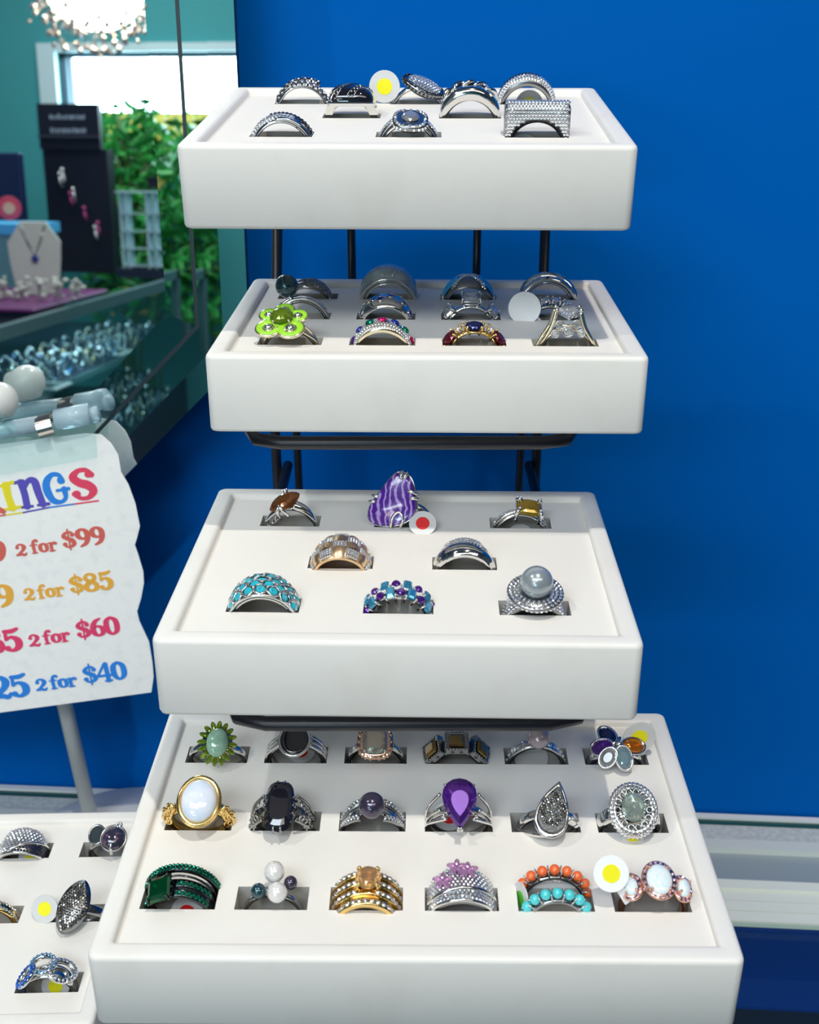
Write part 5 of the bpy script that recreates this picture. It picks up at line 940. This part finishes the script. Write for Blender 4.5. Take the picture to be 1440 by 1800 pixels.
strips('inner_bevel', 2.7, -.018, 4.1, 0); strips('border_strip', 1.3, 0, 2.5, 0); strips('outer_bevel', 0.0, -.02, 1.3, 0)
b = MB(0.01); b.loft([octo(2.5, -.02), octo(2.7, -.02)], True, smooth=False); b.build('dark_joint', M_gap, mir)
b = MB(0.01); b.loft([octo(0, -.02), octo(0, -.6), octo(6, -.6)], True, False, True, False); b.build('backing', M_gap, mir)
def refl(u, v, t=None, X=None, Y=None, Z=None):
    """photo pixel -> point in the shop behind the camera, seen in the mirror (cm)"""
    d = ray(u, v); h = d * (MP0.dot(MN) / d.dot(MN)); d = d.normalized(); d = d - 2 * d.dot(MN) * MN
    if X is not None: t = (X - h.x) / d.x
    if Y is not None: t = (Y - h.y) / d.y
    if Z is not None: t = (Z - h.z) / d.z
    return h + d * t
# ------------------------------------------------------------------ the shop behind the camera, seen in the mirror
YB = -400.0
a = refl(100, 92, Y=YB); WX0, WZ1 = a.x, a.z; WX1, WZ0 = -62.0, refl(250, 262, Y=YB).z
def wslab(name, x0, x1, z0, z1): b = MB(1.0); b.box(x0 / 100, x1 / 100, YB / 100 - .1, YB / 100, CAMH + z0 / 100, CAMH + z1 / 100); return b
b = MB(1.0)
for x0, x1, z0, z1 in ((-290, WX0, -145, CEIL * 100 - 145), (WX1, 270, -145, CEIL * 100 - 145), (WX0, WX1, WZ1, CEIL * 100 - 145), (WX0, WX1, -145, WZ0)): b.box(x0 / 100, x1 / 100, YB / 100 - .1, YB / 100, CAMH + z0 / 100, CAMH + z1 / 100)
tag(b.build('wall_back', M_teal), 'teal painted wall with the shop window, reflected in the mirror', kind='structure')
M_trim = mat('window_trim', (0.70, 0.84, 0.88), .4); M_sash = mat('window_sash', (0.10, 0.16, 0.20), .4); M_pane = clear_mat('window_pane', (0.92, 0.97, 0.98), .06)
win = empty('window_1', W(((WX0 + WX1) / 2, YB, WZ0)), 'bright shop window with pale trim, reflected in the mirror'); win['kind'] = 'structure'; _wi = win.matrix_world.inverted()
def wpart(name, m, boxes):
    b = MB(1.0)
    for x0, x1, y0, y1, z0, z1 in boxes:
        p, q = _wi @ W((x0, y0, z0)), _wi @ W((x1, y1, z1)); b.box(p.x, q.x, p.y, q.y, p.z, q.z)
    return b.build(name, m, win)
wpart('window_trim', M_trim, [(WX0 - 8, WX0, YB, YB + 3, WZ0 - 8, WZ1 + 3.5), (WX1, WX1 + 8, YB, YB + 3, WZ0 - 8, WZ1 + 3.5), (WX0, WX1, YB, YB + 3, WZ1, WZ1 + 3.5), (WX0, WX1, YB, YB + 4, WZ0 - 8, WZ0)])
MX = refl(279, 97, Y=YB).x
wpart('window_sash', M_sash, [(WX0, WX0 + 3, YB - 7, YB - 2, WZ0, WZ1), (WX1 - 3, WX1, YB - 7, YB - 2, WZ0, WZ1), (WX0, WX1, YB - 7, YB - 2, WZ1 - 2, WZ1), (WX0, WX1, YB - 7, YB - 2, WZ0, WZ0 + 3), (MX - 1.6, MX + 1.6, YB - 7, YB - 2, WZ0, WZ1)])
wpart('window_pane', M_pane, [(WX0 + 3, MX - 1.6, YB - 5, YB - 4.4, WZ0 + 3, WZ1 - 2)]); wpart('window_pane', M_pane, [(MX + 1.6, WX1 - 3, YB - 5, YB - 4.4, WZ0 + 3, WZ1 - 2)])
# street outside
b = MB(1.0); b.box(-30, 30, -40, YB / 100 - .3, -.3, -.12); tag(b.build('street_ground', mat('pale_street', (0.55, 0.52, 0.42), .9)), 'pale sunlit street outside the shop window', kind='structure')
YO = -1500; o1, o2 = refl(150, 184, Y=YO), refl(330, 184, Y=YO)
bd_ = empty('street_building', W((o1.x - 200, YO, -160)), 'low ochre building across the street, reflected in the mirror', 'building'); _bi = bd_.matrix_world.inverted()
def bpart(name, m, x0, x1, y0, y1, z0, z1): b = MB(1.0); p, q = _bi @ W((x0, y0, z0)), _bi @ W((x1, y1, z1)); b.box(p.x, q.x, p.y, q.y, p.z, q.z); return b.build(name, m, bd_)
bpart('wall', mat('ochre_wall', (0.80, 0.62, 0.12), .8), o1.x - 300, o2.x + 500, YO - 300, YO, -157, o1.z)
for k in range(9): x = o1.x - 250 + k * 110; bpart('window', mat('grey_far_window', (0.35, 0.45, 0.52), .2), x, x + 55, YO, YO + 4, o1.z - 110, o1.z - 45)
# ---- showcase counter across the shop
M_case = mat('teal_grey_case_edge', (0.16, 0.26, 0.27), .35, .4); M_cdark = mat('navy_case_lining', (0.012, 0.02, 0.05), .5); M_cglass = clear_mat('case_glass', (0.80, 0.92, 0.92), .10)
CX0, CX1, CY0, CY1, CZ = -196.0, -134.0, -346.0, -112.0, -48.0
case = empty('glass_showcase', W(((CX0 + CX1) / 2, (CY0 + CY1) / 2, -145)), 'long glass showcase with lit jewellery shelves, reflected in the mirror', 'showcase'); _ci = case.matrix_world.inverted()
def cbox(name, m, *boxes):
    b = MB(1.0)
    for x0, x1, y0, y1, z0, z1 in boxes: p, q = _ci @ W((x0, y0, z0)), _ci @ W((x1, y1, z1)); b.box(p.x, q.x, p.y, q.y, p.z, q.z)
    return b.build(name, m, case)
cbox('glass_top', M_cglass, (CX0, CX1, CY0, CY1, CZ - .8, CZ)); cbox('front_glass', M_cglass, (CX1 - .6, CX1, CY0, CY1, -98, CZ - 3))
cbox('top_rail', M_case, (CX1 - 2, CX1 + .6, CY0, CY1, CZ - 3.2, CZ + .3)); cbox('corner_post', M_case, (CX1 - 2.4, CX1 + .6, CY0, CY0 + 3, -100, CZ)); cbox('corner_post', M_case, (CX1 - 2.4, CX1 + .6, CY1 - 3, CY1, -100, CZ))
cbox('plinth', M_cdark, (CX0, CX1 - 1, CY0, CY1, -144.5, -98)); cbox('shelf', M_cdark, (CX0 + 2, CX1 - 3, CY0 + 2, CY1 - 2, -71, -70)); cbox('shelf_edge', M_case, (CX1 - 3, CX1 - 2.2, CY0 + 2, CY1 - 2, -71.4, -69.6)); cbox('back_panel', M_cdark, (CX0, CX0 + 1.5, CY0, CY1, -98, CZ - 1)); cbox('case_floor', M_cdark, (CX0, CX1 - 1, CY0, CY1, -99, -97.6))
light('case_strip_light', 'AREA', W((CX1 - 8, (CY0 + CY1) / 2, CZ - 2.5)), 7, (0.75, 0.9, 1.0), W((CX1 - 14, (CY0 + CY1) / 2, -90)), shape='RECTANGLE', size=.04, size_y=2.1)
# bracelets standing in rows in the case
M_brb = [mat('blue_bracelet', (0.10, 0.30, 0.65), .15, .8), mat('silver_bracelet', (0.8, 0.82, 0.85), .12, 1.0), mat('gold_bracelet', (0.75, 0.60, 0.30), .2, 1.0), mat('navy_bracelet', (0.03, 0.07, 0.20), .2, .5)]
proto = None; nb = 0
for shelf_z, xs, ys in ((-70, (-142, -150, -158), [-300 + 9.5 * k for k in range(17)]), (-97.6, (-143, -152), [-320 + 11 * k for k in range(16)])):
    for xi, x in enumerate(xs):
        for y in ys:
            m = M_brb[(nb * 7 + xi) % 4]
            e = empty('bracelet', W((x, y + rnd.uniform(-1, 1), shelf_z)) , 'sparkling bracelet standing on a roll inside the reflected showcase', 'bracelet', 'bracelets in the reflected showcase')
            key = '_br%d' % ((nb * 7 + xi) % 4)
            if key not in globals():
                bb = MB(0.01); bb.tube([(0, 3.0 * x_, 3.0 * y_ + 3.0) for x_, y_ in circ(20)], .5, 8, True); o1_ = bb.build('chain', m, e)
                gg = MB(0.01); [chip(gg, frame((.5, 3.0 * x_, 3.0 * y_ + 3.0), (1, x_ * .4, y_ * .4)), .5) for x_, y_ in circ(14)]; [chip(gg, frame((0, 3.5 * x_, 3.5 * y_ + 3.0), (.2, x_, y_)), .5) for x_, y_ in circ(16)]; o2_ = gg.build('stones', DIA, e, 'stuff'); globals()[key] = (o1_.data, o2_.data)
            else:
                for nm_, dt in zip(('chain', 'stones'), globals()[key]): oo = bpy.data.objects.new(nm_, dt); COL.objects.link(oo); oo.parent = e
            nb += 1
def thing(name, lab, cat, p): e = empty(name, W(p), lab, cat); return e, e.matrix_world.inverted()
def pbox(e, inv, name, m, x0, x1, y0, y1, z0, z1, bev=None):
    b = MB(1.0); p, q = inv @ W((x0, y0, z0)), inv @ W((x1, y1, z1))
    (b.bbox(p.x, q.x, p.y, q.y, p.z, q.z, bev) if bev else b.box(p.x, q.x, p.y, q.y, p.z, q.z)); return b.build(name, m, e)
M_cream = mat('cream_display', (0.72, 0.70, 0.62), .6)
for k, (u, v) in enumerate(((84, 672), (205, 655))):
    p = refl(u, v, X=-139 - 4 * k); e, iv = thing('display_card', ('white square price card lying on the upper shelf, reflected', 'small white card leaning near the case corner, reflected')[k], 'card', (p.x, p.y, -69.9)); pbox(e, iv, 'sheet', M_white, p.x - 5, p.x + 5, p.y - 6, p.y + 6, -69.9, -69.6); pbox(e, iv, 'printed_panel', M_gap, p.x - 2.4, p.x + 2.4, p.y - 3, p.y + 3, -69.6, -69.5)
# ---- things standing on the showcase
TZ = CZ + 1.4
p = refl(66, 492, Y=-236); e, iv = thing('necklace_bust', 'cream necklace bust with blue pendant, reflected in the mirror', 'bust', (p.x, -236, TZ)); top = refl(66, 390, Y=-236)
hb = top.z - TZ; b = MB(0.01); wv = hb * .36
fr = Matrix.Rotation(math.radians(158), 4, 'Z'); b.loft([[(x * wv, y * 2.4, z * hb) for x, y in ((-k, -1), (k, -1), (k, .6), (-k, .6))] for k, z in ((.78, 0), (.95, .45), (1.0, .72), (.62, .92), (.5, 1.0))], True, True, True, False, fr); b.build('bust_form', M_cream, e)
b = MB(0.01); b.tube([fr @ Vector((x, -2.7, z)) for x, z in ((-wv * .45, hb * .95), (-wv * .2, hb * .7), (0, hb * .56), (wv * .2, hb * .7), (wv * .45, hb * .95))], .3, 6); b.build('chain', SILD, e); b = MB(0.01); b.sphere(fr @ Vector((0, -3, hb * .5)), 1.1, 10); b.build('pendant', SAPC, e)
for k, u in enumerate((6, 38, 70, 102, 134)):
    p = refl(u, 500, Y=-217); e = empty('coral_piece', W((p.x, -217, TZ)), 'cream %s coral piece on the purple tray, reflected in the mirror' % ('leftmost', 'second', 'middle', 'fourth', 'rightmost')[k], 'coral', 'coral pieces on the purple tray'); b = MB(0.01)
    for q in range(16): b.sphere((rnd.uniform(-1.5, 1.5), rnd.uniform(-2.4, 2.4), rnd.uniform(.9, 6.5)), rnd.uniform(.6, 1.15), 8, None, (rnd.uniform(.7, 1.2), rnd.uniform(.7, 1.5), rnd.uniform(.6, 1.2)))
    b.build('coral_body', M_cream, e)
e, iv = thing('purple_tray', 'flat purple display tray on the showcase, reflected in the mirror', 'tray', (-160, -225, CZ + .35)); pbox(e, iv, 'tray_base', mat('purple_velvet', (0.16, 0.02, 0.14), .5), CX1 - 54, CX1 - 4, -252, -196, CZ + .35, CZ + 1.35, .003)
xr = refl(56, 394, Y=-262).x; zt_ = refl(30, 394, Y=-262).z; e, iv = thing('gift_box', 'teal box with bright blue lid on the showcase, reflected in the mirror', 'box', (xr - 11, -272, CZ + .35)); pbox(e, iv, 'box_body', mat('teal_card', (0.14, 0.34, 0.38), .6), xr - 22, xr, -282, -262, CZ + .35, zt_ - 3.4); pbox(e, iv, 'lid', mat('bright_blue_card', (0.10, 0.55, 0.95), .5), xr - 23, xr + .6, -283, -261, zt_ - 3.4, zt_)
p = refl(16, 366, Y=-270); e, iv = thing('red_rosette', 'pink-red round sale rosette on the blue-lidded box, reflected in the mirror', 'rosette', (p.x, p.y, zt_)); b = MB(0.01); Mr = frame((0, 0, p.z - zt_), (.42, .9, .05)); b.disc(4.0, -.4, .4, 24, Mr, .15); ro = b.build('rosette_disc', mat('rosette_red', (0.75, 0.06, 0.12), .6), e); b = MB(0.01); b.disc(2.0, .4, .7, 20, Mr); b.build('rosette_centre', mat('rosette_peach', (0.85, 0.45, 0.30), .6), ro); b = MB(0.01); b.box(-.3, .3, -.9, -.5, 0, p.z - zt_); b.build('rosette_stem', M_white, e)
e, iv = thing('computer_screen', 'dark navy screen behind the gift box, reflected in the mirror', 'screen', (-208, -300, -145)); a_, b_ = refl(-20, 268, Y=-300), refl(32, 268, Y=-300); pbox(e, iv, 'screen_panel', mat('navy_plastic', (0.012, 0.025, 0.09), .4), a_.x - 25, b_.x, -304, -300, a_.z - 24, a_.z, .004); pbox(e, iv, 'screen_foot', M_cdark, a_.x - 14, a_.x - 8, -306, -300, -145 + .2, a_.z - 20)
# black earring tower with header sign
a_, b_, c_ = refl(64, 182, Y=-322), refl(172, 190, Y=-322), refl(66, 262, Y=-322); e, iv = thing('earring_tower', 'black earring display tower with header sign, reflected in the mirror', 'display tower', ((a_.x + b_.x) / 2, -322, CZ)); M_tow = mat('black_card_tower', (0.006, 0.008, 0.02), .45); x0, x1 = min(a_.x, b_.x), max(a_.x, b_.x)
pbox(e, iv, 'tower_body', M_tow, x0 + .5, x1 + 2, -330, -323, CZ, c_.z); hd = pbox(e, iv, 'header_sign', M_tow, x0, x1, -325, -322, c_.z, a_.z); hz = a_.z - c_.z
M_ink = mat('pale_sign_print', (0.30, 0.36, 0.44), .6)
for zz in (.66, .36):
    for k in range(13):
        w_ = (x1 - x0) * .6; x = x0 + (x1 - x0) * .2 + w_ * k / 13; pbox(e, iv, 'print_mark', M_ink, x, x + w_ / 13 * rnd.uniform(.4, .8), -322, -321.9, c_.z + hz * zz, c_.z + hz * (zz + rnd.uniform(.07, .12)))
pbox(e, iv, 'header_ledge', mat('grey_ledge', (0.05, 0.055, 0.08), .4), x0 - .3, x1 + .3, -322, -321, c_.z + hz * .26, c_.z + hz * .30)
for k in range(9):
    x = x0 + 2 + (x1 - x0) * ((k * 0.37) % .9); z = CZ + 8 + (c_.z - CZ - 14) * ((k * .61) % 1.0); er = empty('hanging_earring', W((x, -321.6, z)), 'small dangling earring hung on the black tower, reflected in the mirror', 'earring', 'earrings on the reflected tower'); b = MB(0.01); b.sphere((0, 0, 2.4), .8, 10); b.tube([(0, 0, 2), (.3, .1, -.5), (.9, .1, -2.2)], [.25, .7, .2], 8); b.build('earring_drop', (SIL, mat('rose_enamel', (0.45, 0.06, 0.22), .3), PRW)[k % 3], er)
# leafy plant by the window
M_leaf = mat('plant_leaf', (0.02, 0.30, 0.06), .35, noise=(9, (0.06, 0.42, 0.08), .4, .6)); M_leafy = mat('yellow_leaf', (0.55, 0.48, 0.10), .4)
pc = refl(240, 262, Y=-372); pl = empty('potted_plant', W((pc.x, -372, -145)), 'tall leafy green plant in front of the shop window, reflected in the mirror', 'plant'); hp = (pc.z + 145)
b = MB(0.01); b.loft([[(r_ * x, r_ * y, z) for x, y in circ(20)] for r_, z in ((11, 0), (15, 26), (16, 30), (14, 30), (13, 27))], True, True, True); b.build('pot', mat('grey_pot', (0.2, 0.2, 0.22), .6), pl)
b = MB(0.01); [b.tube(spline([(rnd.uniform(-3, 3), rnd.uniform(-3, 3), 26), (rnd.uniform(-8, 8), rnd.uniform(-8, 8), hp * .6), (rnd.uniform(-22, 22), rnd.uniform(-12, 12), hp + rnd.uniform(-10, 14))], 5), .7, 6) for k in range(12)]; b.build('stems', mat('plant_stem', (0.10, 0.16, 0.05), .6), pl)
for nm, m, n in (('leaves', M_leaf, 1500), ('pale_leaves', M_leafy, 70)):
    b = MB(0.01)
    for k in range(n):
        q = Vector((rnd.uniform(-21, 34), rnd.uniform(-13, 13), hp + rnd.uniform(-62, 20) - (rnd.random() < .5) * 6)); q.z -= .012 * (q.x - 4) ** 2; d = Vector((rnd.uniform(-1, 1), rnd.uniform(-1, 1), rnd.uniform(-.6, .5))).normalized(); Mx = frame(q, d, (rnd.uniform(-1, 1), rnd.uniform(-1, 1), .3)); L = rnd.uniform(2.5, 5.5)
        b.add([(0, -L, 0), (L * .32, -L * .3, .5), (L * .26, L * .4, .3), (0, L, -.6), (-L * .26, L * .4, .3), (-L * .32, -L * .3, .5), (0, 0, -.2)], [[0, 1, 6], [1, 2, 6], [2, 3, 6], [3, 4, 6], [4, 5, 6], [5, 0, 6]], True, Mx)
    b.build(nm, m, pl, 'stuff')
# clear acrylic earring rack on a dark base
a_, b_, c_ = refl(214, 335, Y=-312), refl(306, 335, Y=-312), refl(250, 468, Z=CZ); e, iv = thing('acrylic_rack', 'clear acrylic earring rack on dark base, reflected in the mirror', 'rack', ((a_.x + b_.x) / 2, -312, CZ)); x0, x1 = min(a_.x, b_.x), max(a_.x, b_.x); M_acb = mat('bright_acrylic', (0.72, 0.93, 0.98), .08, 0, Transmission_Weight=.25, IOR=1.45)
pbox(e, iv, 'dark_base', M_cdark, x0 - 2, x1 + 2, -318, -306, CZ, CZ + 3.2); pbox(e, iv, 'top_plate', M_acb, x0 - 1, x1 + 1, -317, -307, a_.z - .6, a_.z)
for f_ in (.02, .14, .52, .66, .95): x = x0 + (x1 - x0) * f_; pbox(e, iv, 'acrylic_post', M_acb, x - .35, x + .35, -313, -308, CZ + 3.2, a_.z - .6)
for k in range(4): zz = CZ + 4 + (a_.z - CZ - 6) * k / 4; pbox(e, iv, 'acrylic_shelf', M_acb, x0, x1, -316, -308, zz, zz + .4)
pbox(e, iv, 'small_sign', M_tow, x0 + (x1 - x0) * .55, x1 + 1, -310, -309.4, a_.z + 1, a_.z + 5)
# crystal chandelier
cc = refl(165, -46, t=232); ch = empty('crystal_chandelier', W((cc.x, cc.y, CEIL * 100 - 145)), 'round crystal burst chandelier with warm bulbs, reflected in the mirror', 'chandelier'); dz = cc.z - (CEIL * 100 - 145)
b = MB(0.01); b.tube([(0, 0, 0), (0, 0, dz)], .35, 8); b.disc(6, -2.5, 0, 24); b.build('hanging_rod', SIL, ch)
w = MB(0.01); g = MB(0.01)
for k in range(420):
    zf = 1 - 2 * (k + .5) / 420; t = k * 2.39996; d = Vector((math.sqrt(1 - zf * zf) * math.cos(t), math.sqrt(1 - zf * zf) * math.sin(t), zf)); L = rnd.uniform(12.5, 18.5); c0 = Vector((0, 0, dz))
    w.tube([c0 + d * 3, c0 + d * L], .06, 4, caps=False); M = frame(c0 + d * L, d); rr = rnd.uniform(.55, .95); g.add([(rr, 0, 0), (0, rr, 0), (-rr, 0, 0), (0, -rr, 0), (0, 0, rr * 1.3), (0, 0, -rr * 1.3)], [[0, 1, 4], [1, 2, 4], [2, 3, 4], [3, 0, 4], [1, 0, 5], [2, 1, 5], [3, 2, 5], [0, 3, 5]], False, M)
w.build('burst_wires', SIL, ch, 'stuff'); g.build('crystals', mat('chandelier_crystal', (0.92, 0.86, 0.84), .05, .6), ch, 'stuff')
M_bulb = emit('warm_bulb', (1.0, 0.72, 0.38), 40)
for k in range(8): t = k * 2.39996; zf = -.75 + .2 * k; b = MB(0.01); q = math.sqrt(max(0, 1 - zf * zf)); b.sphere((8 * q * math.cos(t), 8 * q * math.sin(t), dz + 8 * zf), .9, 10); b.build('bulb', M_bulb, ch)
light('chandelier_glow', 'POINT', W(cc), 6, (1.0, 0.82, 0.6), None, shadow_soft_size=.12)
# fittings of the two spot lamps
for nm, p in (('key', KEY), ('second', FILL)):
    e = empty('pendant_spotlight', Vector((p[0], p[1], CEIL)), 'small black pendant spotlight hanging from the ceiling %s the ring display' % ('above' if nm == 'key' else 'to the left of'), 'light'); h = (CEIL - p[2]) * 100
    b = MB(0.01); b.tube([(0, 0, 0), (0, 0, -h + 7)], .25, 8); b.disc(4, -1.5, 0, 24); b.build('cord', M_gap, e); b = MB(0.01); b.loft([[(r_ * x, r_ * y, z) for x, y in circ(24)] for r_, z in ((4.2, -h + 2.2), (4.4, -h + 2.2), (3.6, -h + 7), (.8, -h + 8), (.6, -h + 7.6), (3.3, -h + 6.6), (4.2, -h + 2.2))], True, smooth=True); b.build('shade', M_gap, e)
